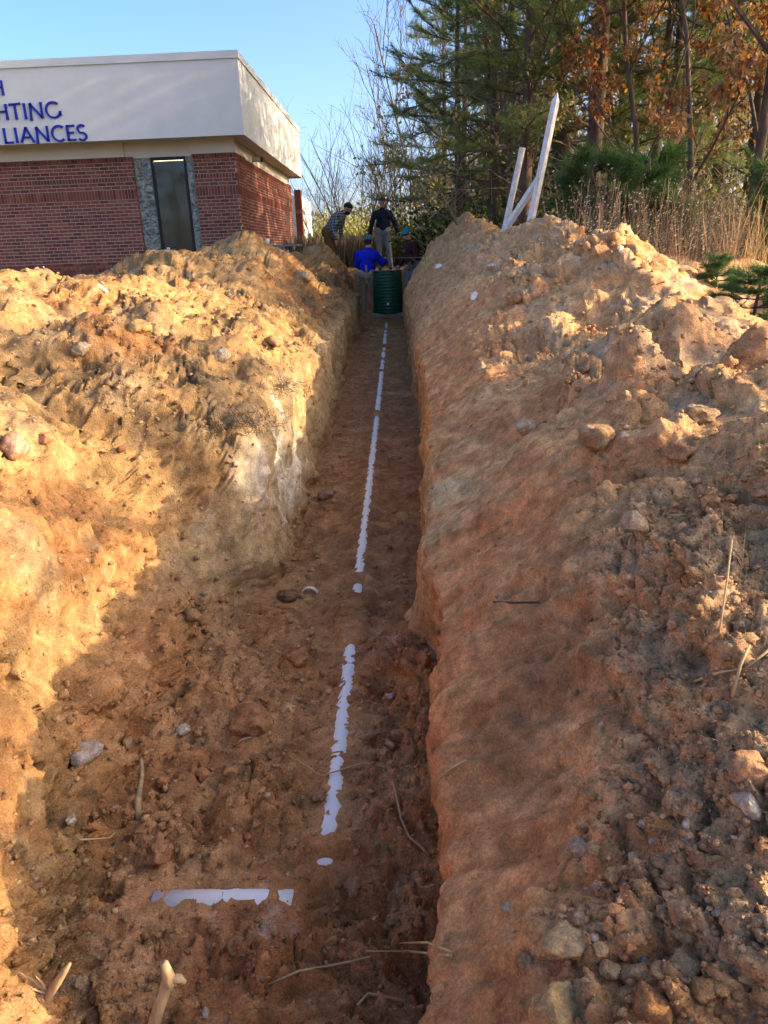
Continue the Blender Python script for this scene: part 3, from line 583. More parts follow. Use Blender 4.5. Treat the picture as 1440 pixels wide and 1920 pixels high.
def root_mat(px, py, w, n, label, seed, mat='dark_twig'):
    r = random.Random(seed); p, nn = spot(px, py); s = w*pxm(p); m = MB()
    for _ in range(n):
        a = p+Vector((r.gauss(0, s), r.gauss(0, s), r.gauss(0, s*.18)+s*.02)); d = Vector((r.gauss(0, 1), r.gauss(0, 1), r.gauss(0, .7))).normalized()*s*r.uniform(.3, .9)
        e = Vector((r.gauss(0, 1), r.gauss(0, 1), r.gauss(0, 1)))*s*.18
        m.tube([a, a+d*.3+e, a+d*.7-e*.8, a+d], [s*.012, s*.011, s*.009, s*.006], 3)
    o = m.build('root_mat', MAT[mat]); tag(o, label, 'roots'); return o
root_mat(445, 790, 38, 170, 'dark tangle of roots hanging on the left bank', 1)
root_mat(510, 728, 30, 130, 'dark root tangle under the lit shoulder of the left bank', 2)
root_mat(1275, 985, 42, 170, 'brown mat of fine roots beside the round boulder', 3, 'straw')
root_mat(20, 945, 20, 60, 'dark root knot at the left edge below the pinkish boulder', 4)
root_mat(985, 1875, 26, 60, 'frayed yellow roots beside the largest bottom clod', 5, 'straw')
root_mat(1400, 1400, 25, 60, 'straw coloured roots above the broad red rock', 6, 'straw')
root_mat(40, 1790, 30, 70, 'fine sunlit roots on the bottom left mound', 7, 'straw')

def scrap(name, px, py, wpx, hpx, label, seed, mat='pvc', up=.3, tilt=1.0):
    r = random.Random(seed); p, n = spot(px, py+hpx*.4); s = pxm(p); w, h = wpx*s/2, hpx*s/2
    g = [(-1,-.9),(-.3,-1.0),(.6,-.8),(1,-.1),(.7,.6),(.1,1.0),(-.6,.7),(-1,.2)]
    top = [(a*w*r.uniform(.8, 1.1), r.uniform(-.15, .15)*w+.25*w*a*a, b*h*r.uniform(.8, 1.1)+h*.85) for a, b in g]
    V_ = [(x, y, z) for x, y, z in top]+[(x, y+.004, z) for x, y, z in top]; k = len(g)
    m = MB(); m.add(V_, [tuple(range(k)), tuple(range(2*k-1, k-1, -1))]+[(i, i+k, (i+1) % k+k, (i+1) % k) for i in range(k)])
    o = m.build(name, MAT[mat]); o.location = p+Vector((0, 0, .0)); o.rotation_euler = (-tilt*.5, 0, r.uniform(-.4, .4)); tag(o, label, 'scrap'); return o
scrap('paper_scrap', 1284, 615, 15, 24, 'white scrap standing alone on right heap near the pine', 1)
scrap('paper_scrap', 888, 552, 16, 17, 'white scrap on the right heap beside the trench', 2)
scrap('paper_scrap', 815, 490, 15, 10, 'small white scrap near the far end of the right heap', 3)
scrap('paper_scrap', 1168, 466, 18, 10, 'white scrap behind the lit crest of the right heap', 4)
scrap('paper_scrap', 1291, 525, 10, 12, 'white scrap at the foot of the dry weeds', 5)
# curved shards of pipe
def shard(px, py, L, r, ang, label, arc=2.2, rz=.0):
    p, n = spot(px, py); s = pxm(p); L *= s; r *= s; m = MB(); k = 8
    V_ = [(x*L/2, rr_*math.cos(a), rr_*math.sin(a)) for x in (-1, 1) for rr_ in (r, r*.9) for a in np.linspace(math.pi/2-arc/2, math.pi/2+arc/2, k)]
    F = []
    for j in range(k-1):
        F += [(j, j+1, 2*k+j+1, 2*k+j), (k+j+1, k+j, 3*k+j, 3*k+j+1), (j+1, j, k+j, k+j+1), (2*k+j, 2*k+j+1, 3*k+j+1, 3*k+j)]
    F += [(0, 2*k, 3*k, k), (k-1, 2*k-1, 4*k-1, 3*k-1)]
    m.add(V_, F); o = m.build('pipe_shard', MAT['dirty_pvc'], smooth=False); o.location = p+Vector((0, 0, -r*.35)); o.rotation_euler = (0, ang, rz); tag(o, label, 'pipe piece'); return o
shard(580, 1112, 8, 17, 0, 'curved white pipe shard below the left trench wall', 2.4, 1.5)
shard(165, 536, 26, 6, .45, 'grey white pipe offcut on top of the sunlit left heap', 4.5, .5)
shard(191, 540, 20, 4, .75, 'smaller bent pipe offcut right of the first on left heap', 4.0, .3)

# ------------------------------------------------------------------ white pipe and stake stuck into the right heap
def post(name, a, b, Y, r, label, sides=12, tip=0.0, sq=False, dY=0):
    A, B = atY(*a, Y), atY(*b, Y+dY); d = (B-A).normalized(); A = A-d*.35
    m = MB(); pts = [A, B]; rad = [r, r]
    if tip: pts = [A, B-d*tip, B]; rad = [r, r, .006]
    m.tube(pts, rad, sides); o = m.build(name, MAT['dirty_pvc'], smooth=False); tag(o, label, 'post'); return o
post('white_pipe', (945, 436), (980, 277), 11.6, .043, 'short white pipe leaning from the heap, left of the stake', 14)
post('white_stake', (990, 440), (1045, 174), 10.8, .052, 'tall white pointed stake leaning out of the right heap', 4, tip=.10)
post('white_brace', (944, 436), (1010, 335), 11.0, .047, 'white diagonal rail propped against the tall stake', 4, dY=-.12)

# ------------------------------------------------------------------ green ribbed tank riser
TK = Vector((-.155, 17.0, .44))
root = empty('pump_basin', TK); tag(root, 'ribbed dark green plastic tank riser standing in the trench', 'tank')
MAT['green'] = mk('green_plastic', (.004, .062, .027), .42, .15, 6, .0006, 50, .4)
m = MB(); prof = []
H = .84
for i in range(85):
    z = i/84*H; rib = .007*max(0, math.sin(z/H*2*math.pi*13))**.6
    taper = .325-.018*(z/H); prof.append((taper+rib, z))
n = 48; V_ = [(r*math.cos(2*math.pi*j/n), r*math.sin(2*math.pi*j/n), z) for r, z in prof for j in range(n)]
m.add(V_, [(i*n+j, i*n+(j+1) % n, (i+1)*n+(j+1) % n, (i+1)*n+j) for i in range(len(prof)-1) for j in range(n)])
m.build('basin_wall', MAT['green'], root, smooth=True)
m = MB()
for r0, r1, z0, z1 in ((.0, .33, H, H+.018), (.0, .345, -.012, .03)):
    V_ = []; 
    for r, z in ((r0+.001, z0), (r1, z0), (r1, z1), (r0+.001, z1)): V_ += [(r*math.cos(2*math.pi*j/n), r*math.sin(2*math.pi*j/n), z) for j in range(n)]
    m.add(V_, [(i*n+j, i*n+(j+1) % n, ((i+1) % 4)*n+(j+1) % n, ((i+1) % 4)*n+j) for i in range(4) for j in range(n)])
    if z0 > .1: m.build('lid', MAT['green'], root); m = MB()
m.build('base_flange', MAT['green'], root)
m = MB(); m.box((-.022, -.352, .165), (.022, -.335, .205)); m.build('white_tag', MAT['pvc'], root)
MAT['concrete'] = mk('concrete', (.30, .24, .18), .9, .3, 12, .004, 30)
m = MB(); m.box((-.50, 16.72, .33), (.20, 17.4, .432)); lid = m.build('tank_lid', MAT['concrete']); tag(lid, 'grey concrete tank lid under the green riser', 'slab')
bm_ = lid.modifiers.new('b', 'BEVEL'); bm_.width = .02; bm_.segments = 2
m = MB(); m.box((-.62, 17.0, 1.05), (-.585, 17.025, 1.42)); st_ = m.build('wooden_stake', MAT['stick']); st_.rotation_euler = (0, 0, 0); tag(st_, 'small wooden stake at the trench edge beside the green riser', 'stake')
# ------------------------------------------------------------------ brick shop building
MAT['mortar'] = mk('mortar', (.43, .35, .28), .95, .12, 30, .002, 80, .1)
MAT['fascia'] = mk('stucco', (.72, .685, .60), .9, .06, 1.6, .0015, 160, .1)
MAT['cream'] = mk('cream_band', (.70, .63, .50), .9, .04, 3, .001, 120, .1)
MAT['metal_cap'] = mk('metal_cap', (.66, .635, .565), .5, .03, 4)
MAT['dark_frame'] = mk('dark_frame', (.012, .011, .012), .4)
MAT['blue'] = mk('blue_letters', (.012, .022, .30), .45)
MAT['white'] = mk('white_paper', (.75, .77, .8), .6)
MAT['steel_grey'] = mk('grey_plastic', (.17, .19, .20), .6, .1, 8)
m_, N, L, b = nodes('window_glass')
b.inputs['Base Color'].default_value = (.45, .46, .42, 1); b.inputs['Roughness'].default_value = .05; b.inputs['Specular IOR Level'].default_value = .6; b.inputs['Alpha'].default_value = 1
b.inputs['Transmission Weight'].default_value = .95; b.inputs['IOR'].default_value = 1.5
MAT['glass'] = m_
m_, N, L, b = nodes('glass_block'); b.inputs['Base Color'].default_value = (.50, .56, .55, 1); b.inputs['Roughness'].default_value = .12; b.inputs['Specular IOR Level'].default_value = .8
tc = N.new('ShaderNodeTexCoord'); w_ = N.new('ShaderNodeTexNoise'); w_.inputs['Scale'].default_value = 5; w_.inputs['Distortion'].default_value = 2.5; L.new(tc.outputs['Object'], w_.inputs[0])
rp = N.new('ShaderNodeValToRGB'); rp.color_ramp.elements[0].color = (.055, .06, .045, 1); rp.color_ramp.elements[1].color = (.28, .285, .215, 1); rp.color_ramp.elements[0].position = .38; rp.color_ramp.elements[1].position = .62
L.new(w_.outputs[0], rp.inputs[0]); L.new(rp.outputs[0], b.inputs['Base Color'])
bp = N.new('ShaderNodeBump'); bp.inputs['Distance'].default_value = .03; L.new(w_.outputs[0], bp.inputs['Height']); L.new(bp.outputs[0], b.inputs['Normal']); MAT['glass_block'] = m_
BRICKS = [mk('brick_%s' % n_, c, .9, .18, 30, .003, 60, .15) for n_, c in (('red', (.235, .070, .043)), ('dark', (.15, .046, .033)), ('light', (.29, .096, .058)), ('plum', (.185, .058, .044)))]
bld = empty('brick_building', (-3.37, 18.0, 1.4)); tag(bld, 'red brick shop with deep pale fascia and blue lettering', 'building')
BO = Vector((-3.37, 18.0, 1.4))
def bpart(name, mats, parent, fn, smooth=False):
    m = MB(); fn(m); m.v = [v-np.array(BO) for v in m.v]; return m.build(name, mats, parent, smooth)
XB, YB, X0, Y1 = -3.37, 18.0, -15.0, 27.4
WZ0, WZ1 = 1.0, 3.83                                   # brick height
wall = bpart('wall', MAT['mortar'], bld, lambda m: (m.box((X0, YB, WZ0), (-5.62, YB+.24, WZ1)), m.box((-4.30, YB, WZ0), (XB, YB+.24, WZ1)), m.box((XB-.24, YB+.24, WZ0), (XB-.06, Y1, WZ1)),
    m.box((-5.62, YB+.02, WZ0), (-4.30, YB+.22, 1.74))))
# brick courses: list of (origin, axis length dir, size, ...)
brick_list = []      # (x0,y0,z0,x1,y1,z1, tone)
CH, BL, J = .0715, .203, .016
rb_ = random.Random(3)
def course(x0, x1, z, off, y, proud=.0, h=None, bl=BL, axis=0, fixed=None):
    h = h or CH; x = x0-off
    while x < x1-.02:
        a, b2 = max(x, x0), min(x+bl, x1)
        if b2-a > .03:
            d = .006+proud+rb_.uniform(0, .003); t = rb_.choices((0, 1, 2, 3), (5, 2, 2, 2))[0]
            if axis == 0: brick_list.append((a+J/2, y-d, z+J/2, b2-J/2, y+.05, z+h-J/2, t, 0))
            else: brick_list.append((y-.05, a+J/2, z+J/2, y+d, b2-J/2, z+h-J/2, t, 1))
        x += bl
def panel(x0, x1, y, axis=0, zb=1.34, top=WZ1):
    # from the top: rowlock, four courses, rowlock band, two courses, soldier band, stretchers down to the ground
    z = top-.108; course(x0, x1, z, 0, y, .018, .108, .0675, axis)
    k = 0
    for _ in range(4): z -= CH; course(x0, x1, z, BL/2*(k % 2), y, 0, None, BL, axis); k += 1
    z -= .105; course(x0, x1, z, 0, y, .006, .105, .0675, axis)
    for _ in range(2): z -= CH; course(x0, x1, z, BL/2*(k % 2), y, 0, None, BL, axis); k += 1
    z -= .21; course(x0, x1, z, 0, y, .006, .21, .0675, axis)
    while z > zb:
        z -= CH; course(x0, x1, z, BL/2*(k % 2), y, .03 if z < 1.68 else 0, None, BL, axis); k += 1
panel(-14.99, -5.60, YB); panel(-4.30, XB+.012, YB); 
z = 1.74-.075
while z > 1.3: course(-5.60, -4.32, z, 0, YB+.02, 0); z -= CH
n_front = len(brick_list)
panel(YB, 19.1, XB, 1)
panel(19.1, 26.5, XB-.06, 1); panel(26.5, Y1, XB, 1)
bpart('pier', MAT['mortar'], wall, lambda m: (m.box((XB-.06, YB+.24, WZ0), (XB-.002, 19.1, WZ1)), m.box((XB-.06, 26.5, WZ0), (XB-.002, Y1, WZ1))))
# the bricks that show largest are parts of the wall; the rest are one mass of bricks
vis = []
for i, q in enumerate(brick_list):
    c = Vector(((q[0]+q[3])/2, (q[1]+q[4])/2, (q[2]+q[5])/2))-EYE; zc = c.dot(_f); px = 720+FPX*c.dot(_r)/zc; py = 960-FPX*c.dot(_u)/zc
    ar = ((q[3]-q[0]) if q[7] == 0 else (q[4]-q[1])*.18)*(q[5]-q[2])
    vis.append((-ar if (2 < px < 560 and py < 505) else 1.0, i))
vis.sort(); singles = set(i for _, i in vis[:300])
rest = MB(); cache = {}
for i, q in enumerate(brick_list):
    lo = np.array(q[:3])-np.array(BO); hi = np.array(q[3:6])-np.array(BO)
    if i in singles:
        key = tuple(np.round(hi-lo, 2))+(q[6],)
        if key not in cache:
            mm = MB(); mm.box((0, 0, 0), hi-lo); cache[key] = mm.mesh('brick', BRICKS[q[6]])
        o = link('brick', cache[key], wall); o.location = lo
    else: rest.box(lo, hi, q[6])
o = rest.build('brickwork', BRICKS, wall); o['kind'] = 'stuff'
# pale band between brick and soffit, soffit, fascia
bpart('frieze', MAT['cream'], bld, lambda m: (m.box((X0, YB-.012, WZ1+.002), (-5.78, YB+.24, 4.30)), m.box((-5.78, YB+.05, 3.80), (-4.33, YB+.24, 4.30)), m.box((-4.33, YB-.012, WZ1+.002), (XB+.01, YB+.24, 4.30)), m.box((XB-.24, YB+.24, WZ1+.002), (XB-.04, Y1, 4.30))))
FX, FY, FZ0, FZ1 = -3.03, 17.4, 4.085, 5.62
bpart('soffit', MAT['cream'], bld, lambda m: (m.box((X0, FY+.12, FZ0+.03), (FX-.12, YB+.05, FZ0+.10)), m.box((XB-.25, YB+.05, FZ0+.03), (FX-.12, 27.8, FZ0+.10))))
fas = bpart('fascia', MAT['fascia'], bld, lambda m: (m.box((X0, FY, FZ0), (FX, FY+.12, FZ1-.14)), m.box((FX-.12, FY+.12, FZ0), (FX, 27.9, FZ1-.14)), m.box((X0, 27.78, FZ0), (FX-.12, 27.9, FZ1-.14))))
bpart('roof_cap', MAT['metal_cap'], bld, lambda m: (m.box((X0, FY-.03, FZ1-.14), (FX+.03, FY+.2, FZ1)), m.box((FX-.2, FY+.2, FZ1-.14), (FX+.03, 27.93, FZ1))))
bpart('roof', MAT['metal_cap'], bld, lambda m: m.box((X0, FY+.2, FZ1-.5), (FX-.2, 27.78, FZ1-.35)))
bpart('rear_wall', MAT['mortar'], bld, lambda m: (m.box((X0, Y1-.2, WZ0), (XB-.24, Y1, 4.3)), m.box((X0-.2, YB, WZ0), (X0, Y1, 4.3))))
bpart('brick_post', BRICKS[0], bld, lambda m: m.box((XB+.02, 28.1, WZ0), (XB+.24, 28.4, 3.75)))
# narrow window bay: glass blocks either side of a dark framed pane
win = bpart('window', MAT['dark_frame'], bld, lambda m: (m.box((-5.235, YB+.03, 1.77), (-5.185, YB+.13, 3.80)), m.box((-4.515, YB+.03, 1.77), (-4.465, YB+.13, 3.80)), m.box((-5.185, YB+.03, 1.77), (-4.515, YB+.13, 1.82)), m.box((-5.185, YB+.03, 3.74), (-4.515, YB+.13, 3.80))))
bpart('pane', MAT['glass'], win, lambda m: m.box((-5.185, YB+.07, 1.82), (-4.515, YB+.085, 3.74)))
bpart('window_sticker', MAT['white'], win, lambda m: m.box((-5.12, YB+.062, 1.86), (-5.05, YB+.069, 1.95)))
gb = .19; bb_m = {}
for (xa, cols) in ((-5.60, 2), (-4.455, 1)):
    w = .18 if cols == 2 else .15
    for cidx in range(cols):
        z = 1.44
        while z < 3.76:
            bpart('glass_block', MAT['glass_block'], win, lambda m: m.box((xa+cidx*w+.012, YB+.035, z+.012), (xa+(cidx+1)*w-.012, YB+.11, min(z+gb, 3.80)-.012)))
            z += gb
bpart('block_joints', MAT['mortar'], win, lambda m: (m.box((-5.60, YB+.05, 1.40), (-5.238, YB+.10, 3.80)), m.box((-4.46, YB+.05, 1.40), (-4.302, YB+.10, 3.80))))
bpart('room', mk('dim_room', (.20, .19, .14), .9), bld, lambda m: (m.box((-7, 21, 1.4), (-3.7, 21.1, 4.0)), m.box((-7, YB+.26, 1.36), (-3.7, 21, 1.40)), m.box((-7, YB+.26, 3.86), (-3.7, 21, 3.9))))
m_, N, L, b = nodes('ceiling_lamp'); b.inputs['Emission Color'].default_value = (1, .82, .45, 1); b.inputs['Emission Strength'].default_value = 2.2; MAT['lamp'] = m_
bpart('ceiling_lamp', MAT['lamp'], bld, lambda m: m.box((-5.4, 18.5, 3.80), (-4.2, 18.8, 3.84)))
cam_b = bpart('security_lamp', MAT['cream'], bld, lambda m: m.box((XB-.04, 20.4, 3.88), (XB+.16, 20.55, 3.98)))
bpart('lamp_lens', MAT['dark_frame'], cam_b, lambda m: m.box((XB+.162, 20.41, 3.87), (XB+.22, 20.54, 3.97)))
# flared capital letters on the fascia, built stroke by stroke
def stroke(m, pts, w0, w1, sc, ox, oz, slant=0):
    # pts in letter units, flared from w0 to w1 at the ends
    P = [Vector((x, 0, z)) for x, z in pts]; k = len(P); L_ = []; R2 = []
    for i in range(k):
        a = P[max(0, i-1)]; c = P[min(k-1, i+1)]; d = (c-a).normalized(); n_ = Vector((-d.z, 0, d.x)); t = i/(k-1); w = w0+(w1-w0)*t; w *= 1+.35*abs(2*t-1)**3
        L_.append(P[i]+n_*w/2); R2.append(P[i]-n_*w/2)
    V_ = [];
    for yy in (FY-.035, FY-.002):
        for q in L_+R2: V_.append((ox+q.x*sc*1.22, yy, oz+q.z*sc))
    F = []
    for i in range(k-1):
        F += [(i, i+1, k+i+1, k+i), (2*k+k+i, 2*k+k+i+1, 2*k+i+1, 2*k+i), (i+1, i, 2*k+i, 2*k+i+1), (k+i, k+i+1, 3*k+i+1, 3*k+i)]
    F += [(0, k, 3*k, 2*k), (k-1, 3*k-1, 4*k-1, 2*k-1)]
    m.add(V_, F)
def arc(cx, cz, rx, rz, a0, a1, n=14): return [(cx+rx*math.cos(math.radians(a0+(a1-a0)*i/n)), cz+rz*math.sin(math.radians(a0+(a1-a0)*i/n))) for i in range(n+1)]
def ln(x0, z0, x1, z1, n=5): return [(x0+(x1-x0)*i/n, z0+(z1-z0)*i/n) for i in range(n+1)]
T = .12
GL = {
 'H': (.74, [ln(.1,0,.1,1), ln(.64,0,.64,1), ln(.1,.53,.64,.53)]), 'T': (.66, [ln(.33,0,.33,.97), ln(0,.95,.68,.99)]), 'I': (.26, [ln(.12,0,.12,1)]),
 'N': (.86, [ln(.06,-.12,.12,.95), ln(.08,.98,.70,.06), ln(.72,0,.74,1.02)]), 'G': (.86, [arc(.46,.5,.42,.49,48,335), ln(.84,.42,.84,.12)]),
 'L': (.56, [ln(.1,0,.1,1), ln(.08,.05,.56,.05)]), 'A': (.82, [ln(.02,0,.40,1.0), ln(.38,1.0,.78,0), ln(.17,.34,.62,.34)]),
 'C': (.78, [arc(.46,.5,.42,.49,52,308)]), 'E': (.56, [ln(.1,0,.1,1), ln(.08,.95,.54,.97), ln(.1,.52,.46,.52), ln(.08,.05,.54,.04)]),
 'S': (.58, [arc(.28,.73,.23,.25,35,265,10)+arc(.27,.25,.25,.25,85,-145,10)]), 'P': (.6, [ln(.1,0,.1,1), arc(.12,.73,.40,.26,90,-90)]),
}
def word(txt, xr, z, h, zr=0):
    WD = 1.22; w = sum(GL[c][0]+.10 for c in txt)*h*WD; x = xr-w
    for c in txt:
        m = MB()
        for s_ in GL[c][1]: stroke(m, s_, T, T*.92, h, x, z)
        m.v = [v-np.array(BO) for v in m.v]; o = m.build('letter', MAT['blue'], fas); x += (GL[c][0]+.10)*h*WD
def lp(px, py): return atY(px, py, FY-.03)
a, b2 = lp(118, 220), lp(118, 190); word('HTING', a.x, a.z, b2.z-a.z)
a, b2 = lp(168, 262), lp(168, 233); word('LIANCES', a.x, a.z, b2.z-a.z)
a, b2 = lp(12, 178), lp(12, 150); word('H', a.x, a.z, b2.z-a.z)

# picnic table in front of the building
tb = empty('picnic_table', (-2.6, 16.45, 1.40)); tag(tb, 'grey picnic table behind the left heap by the brick corner', 'table')
a, b2 = atY(404, 462, 16.45), atY(563, 459, 16.45); w2 = (b2.x-a.x)/2; tb.location = ((a.x+b2.x)/2, 16.45, (a.z+b2.z)/2-.74)
for k in range(4): m = MB(); m.box((-w2, -.36+k*.19, .70), (w2, -.36+k*.19+.17, .74)); m.build('table_plank', MAT['steel_grey'], tb)
for s_ in (-1, 1):
    for k in range(2): m = MB(); m.box((-w2, s_*.62-.14+k*.145, .42), (w2, s_*.62-.14+k*.145+.135, .455)); m.build('bench_plank', MAT['steel_grey'], tb)
for s_ in (-1, 1):
    m = MB(); x = s_*w2*.72
    m.tube([(x, -.55, 0), (x, -.2, .70)], .035, 4); m.build('leg', MAT['steel_grey'], tb)
    m = MB(); m.tube([(x+.004, .55, 0), (x+.004, .2, .70)], .035, 4); m.build('leg', MAT['steel_grey'], tb)
    m = MB(); m.tube([(x+.01, -.7, .40), (x+.01, .7, .40)], .03, 4); m.build('bench_beam', MAT['steel_grey'], tb)
def lathe(name, prof, loc, mat, label, cat, n=16, parent=None):
    m = MB(); V_ = [(r*math.cos(2*math.pi*j/n), r*math.sin(2*math.pi*j/n), z) for r, z in prof for j in range(n)]
    m.add(V_, [(i*n+j, i*n+(j+1) % n, (i+1)*n+(j+1) % n, (i+1)*n+j) for i in range(len(prof)-1) for j in range(n)]+[tuple(range(n))[::-1], tuple((len(prof)-1)*n+j for j in range(n))])
    o = m.build(name, mat, parent, smooth=True); o.location = loc
    if label: tag(o, label, cat)
    return o
tz = tb.location.z+.742
p = atY(469, 452, 16.4); lathe('drink_bottle', [(.035, 0), (.036, .13), (.03, .16), (.014, .19), (.014, .21)], (p.x, 16.4, tz), mk('teal_plastic', (.02, .22, .20), .3), 'teal bottle on the grey picnic table', 'bottle')
p = atY(502, 453, 16.4); lathe('paper_cup', [(.03, 0), (.036, .06), (.042, .12)], (p.x, 16.4, tz), MAT['white'], 'pale paper cup on the grey picnic table', 'cup')

# white box trailer half hidden behind the building
tr = empty('box_trailer', (-3.9, 37, 1.25)); tag(tr, 'white box trailer mostly hidden behind the far brick corner', 'trailer')
m = MB(); m.box((-1.6, 0, .55), (.0, 5, 2.9)); o = m.build('box_body', mk('white_paint', (.5, .5, .49), .4), tr)
m = MB()
for k in range(5): m.box((-1.5+k*.34, -.012, .6), (-1.47+k*.34, -.002, 2.85))
m.build('box_seam', MAT['metal_cap'], o)
pa = atY(566, 372, 37); tr.location.x = pa.x-.12
for s_ in (-1.45, -.2):
    m = MB(); m.tube([(s_, 1.2, .36), (s_+.18, 1.2, .36)], .36, 18); m.build('wheel', MAT['dark_frame'], tr)

# ------------------------------------------------------------------ people
SKIN = mk('skin', (.52, .29, .20), .6)
def cone_capsule(a, b, ra, rb, n=12, rings=5):
    a, b = np.array(a, float), np.array(b, float); d = b-a; L_ = np.linalg.norm(d); t = d/max(L_, 1e-6)
    u = np.cross(t, [0, 0, 1.0] if abs(t[2]) < .9 else [1.0, 0, 0]); u /= np.linalg.norm(u); w = np.cross(t, u)
    sec = []
    for i in range(rings): q = -math.pi/2+math.pi/2*i/(rings-1)*.999+.001; sec.append((a+t*ra*math.sin(q), ra*math.cos(q)))
    for i in range(rings): q = math.pi/2*i/(rings-1); sec.append((b+t*rb*math.sin(q), max(rb*math.cos(q), 1e-3)))
    an = np.arange(n)*2*math.pi/n; V_ = []
    for c, r in sec: V_ += list(c+r*(np.cos(an)[:, None]*u+np.sin(an)[:, None]*w))
    F = [(i*n+j, i*n+(j+1) % n, (i+1)*n+(j+1) % n, (i+1)*n+j) for i in range(len(sec)-1) for j in range(n)]+[tuple(range(n))[::-1], tuple((len(sec)-1)*n+j for j in range(n))]
    return V_, F
def person(loc, rz, J, mats, label, sc=1.0, hair=(.05, .03, .02), cap=None, beard=None, glasses=False):
    """J: joints in metres, facing -Y; mats: top, legs, shoes. One continuous skin grown over tapered limbs."""
    bones = []
    def B(a, b, ra, rb, mat): bones.append((np.array(J[a] if isinstance(a, str) else a, float), np.array(J[b] if isinstance(b, str) else b, float), ra, rb, mat))
    pel, che, nk, hd = J['pel'], J['che'], J['nk'], J['hd']
    up = Vector(che)-Vector(pel); up.normalize(); side = (Vector(J['shR'])-Vector(J['shL'])).normalized()
    hipL, hipR = Vector(J['hipL']), Vector(J['hipR'])
    B(Vector(pel)-side*.07, Vector(pel)+side*.07, .135, .135, 1)
    wa = Vector(pel)*.55+Vector(che)*.45
    B(wa-side*.06, wa+side*.06, .125, .125, 0); B(Vector(pel)+up*.06, che, .14, .15, 0)
    B(Vector(che)-side*.08, Vector(che)+side*.08, .135, .135, 0)
    for s_ in 'LR':
        B(che, 'sh'+s_, .115, .068, 0); B('sh'+s_, 'el'+s_, .068, .054, 0); B('el'+s_, 'wr'+s_, .054, .042, 0)
        el, wr = Vector(J['el'+s_]), Vector(J['wr'+s_]); d = (wr-el).normalized(); pn = Vector(J.get('palm'+s_, (0, -1, 0))); lat_ = d.cross(pn).normalized()
        hp = wr+d*.085
        B(wr+d*.01, wr+d*.05-lat_*.012, .028, .03, 2); B(wr+d*.01, wr+d*.075+lat_*.016, .027, .022, 2); B(wr+d*.03, wr+d*.08-lat_*.02, .026, .02, 2)
        for k, (o_, ln_) in enumerate(((-.033, .06), (-.011, .075), (.011, .07), (.033, .05))):
            a0 = hp+lat_*o_; a1 = a0+d*ln_*.55+pn*.008; a2 = a1+d*ln_*.4+pn*.028
            B(a0, a1, .0115, .0105, 2); B(a1, a2, .0105, .009, 2)
        t0 = wr+d*.03-lat_*.03; t1 = t0-lat_*.03+d*.03+pn*.01; t2 = t1+d*.03-lat_*.004+pn*.012
        B(t0, t1, .015, .013, 2); B(t1, t2, .012, .010, 2)
        B('hip'+s_, 'kn'+s_, .095, .068, 1); B('kn'+s_, 'an'+s_, .066, .052, 1)
        an_ = Vector(J['an'+s_]); fd = Vector(J.get('foot', (0, -1, 0)))
        B(an_+Vector((0, 0, -.03))-fd*.03, an_+fd*.15+Vector((0, 0, -.055)), .048, .038, 3)
    B(che, nk, .085, .062, 0); B(nk, Vector(nk)*.5+Vector(hd)*.5, .056, .056, 2)
    face = Vector(J.get('face', (0, -1, 0))).normalized(); hdv = Vector(hd); hu = (hdv-Vector(nk)).normalized(); hu = (hu-face*hu.dot(face)).normalized(); hs = face.cross(hu)
    B(hdv+hu*.035, hdv+hu*.035-face*.025, .092, .09, 2); B(hdv-hu*.02+face*.02, hdv-hu*.06+face*.035, .078, .055, 2)
    B(hdv+hu*.005+face*.10, hdv-hu*.022+face*.112, .011, .016, 2)                       # nose
    B(hdv+hu*.03+face*.075-hs*.035, hdv+hu*.03+face*.075+hs*.035, .022, .022, 2)        # brow
    for s_ in (-1, 1): B(hdv+hs*s_*.088-hu*.02, hdv+hs*s_*.094+hu*.025-face*.006, .013, .016, 2)
    B(hdv-hu*.052+face*.088-hs*.018, hdv-hu*.052+face*.088+hs*.018, .010, .010, 2)      # mouth
    m = MB()
    for a, b_, ra, rb2, mt in bones: m.add(*cone_capsule(a, b_, ra, rb2))
    tmp = link('tmp_body', m.mesh('tmp_body', SKIN)); rm = tmp.modifiers.new('r', 'REMESH'); rm.mode = 'VOXEL'; rm.voxel_size = .0095; sm = tmp.modifiers.new('s', 'SMOOTH'); sm.iterations = 4; sm.factor = .5
    dg = bpy.context.evaluated_depsgraph_get(); me = bpy.data.meshes.new_from_object(tmp.evaluated_get(dg)); bpy.data.objects.remove(tmp)
    me.name = 'person'; me.materials.clear()
    for q in (mats[0], mats[1], SKIN, mats[2]): me.materials.append(q)
    n_ = len(me.polygons); cen = np.zeros(n_*3); me.polygons.foreach_get('center', cen); cen = cen.reshape(-1, 3)
    best = np.full(n_, 9.0); mi = np.zeros(n_, np.int32)
    for a, b_, ra, rb2, mt in bones:
        d = b_-a; L2 = max(d @ d, 1e-9); t = np.clip(((cen-a) @ d)/L2, 0, 1); q = np.linalg.norm(cen-a-t[:, None]*d, axis=1)-(ra+(rb2-ra)*t)
        k = q < best; best[k] = q[k]; mi[k] = mt
    # cloth folds
    nv = len(me.vertices); co = np.zeros(nv*3); me.vertices.foreach_get('co', co); co = co.reshape(-1, 3); no = np.zeros(nv*3); me.vertices.foreach_get('normal', no); no = no.reshape(-1, 3)
    vm = np.zeros(nv, np.int32)
    lv = np.zeros(len(me.loops), np.int32); me.loops.foreach_get('vertex_index', lv); ls = np.zeros(n_, np.int32); lt = np.zeros(n_, np.int32); me.polygons.foreach_get('loop_start', ls); me.polygons.foreach_get('loop_total', lt)
    vm[lv] = np.repeat(mi, lt)
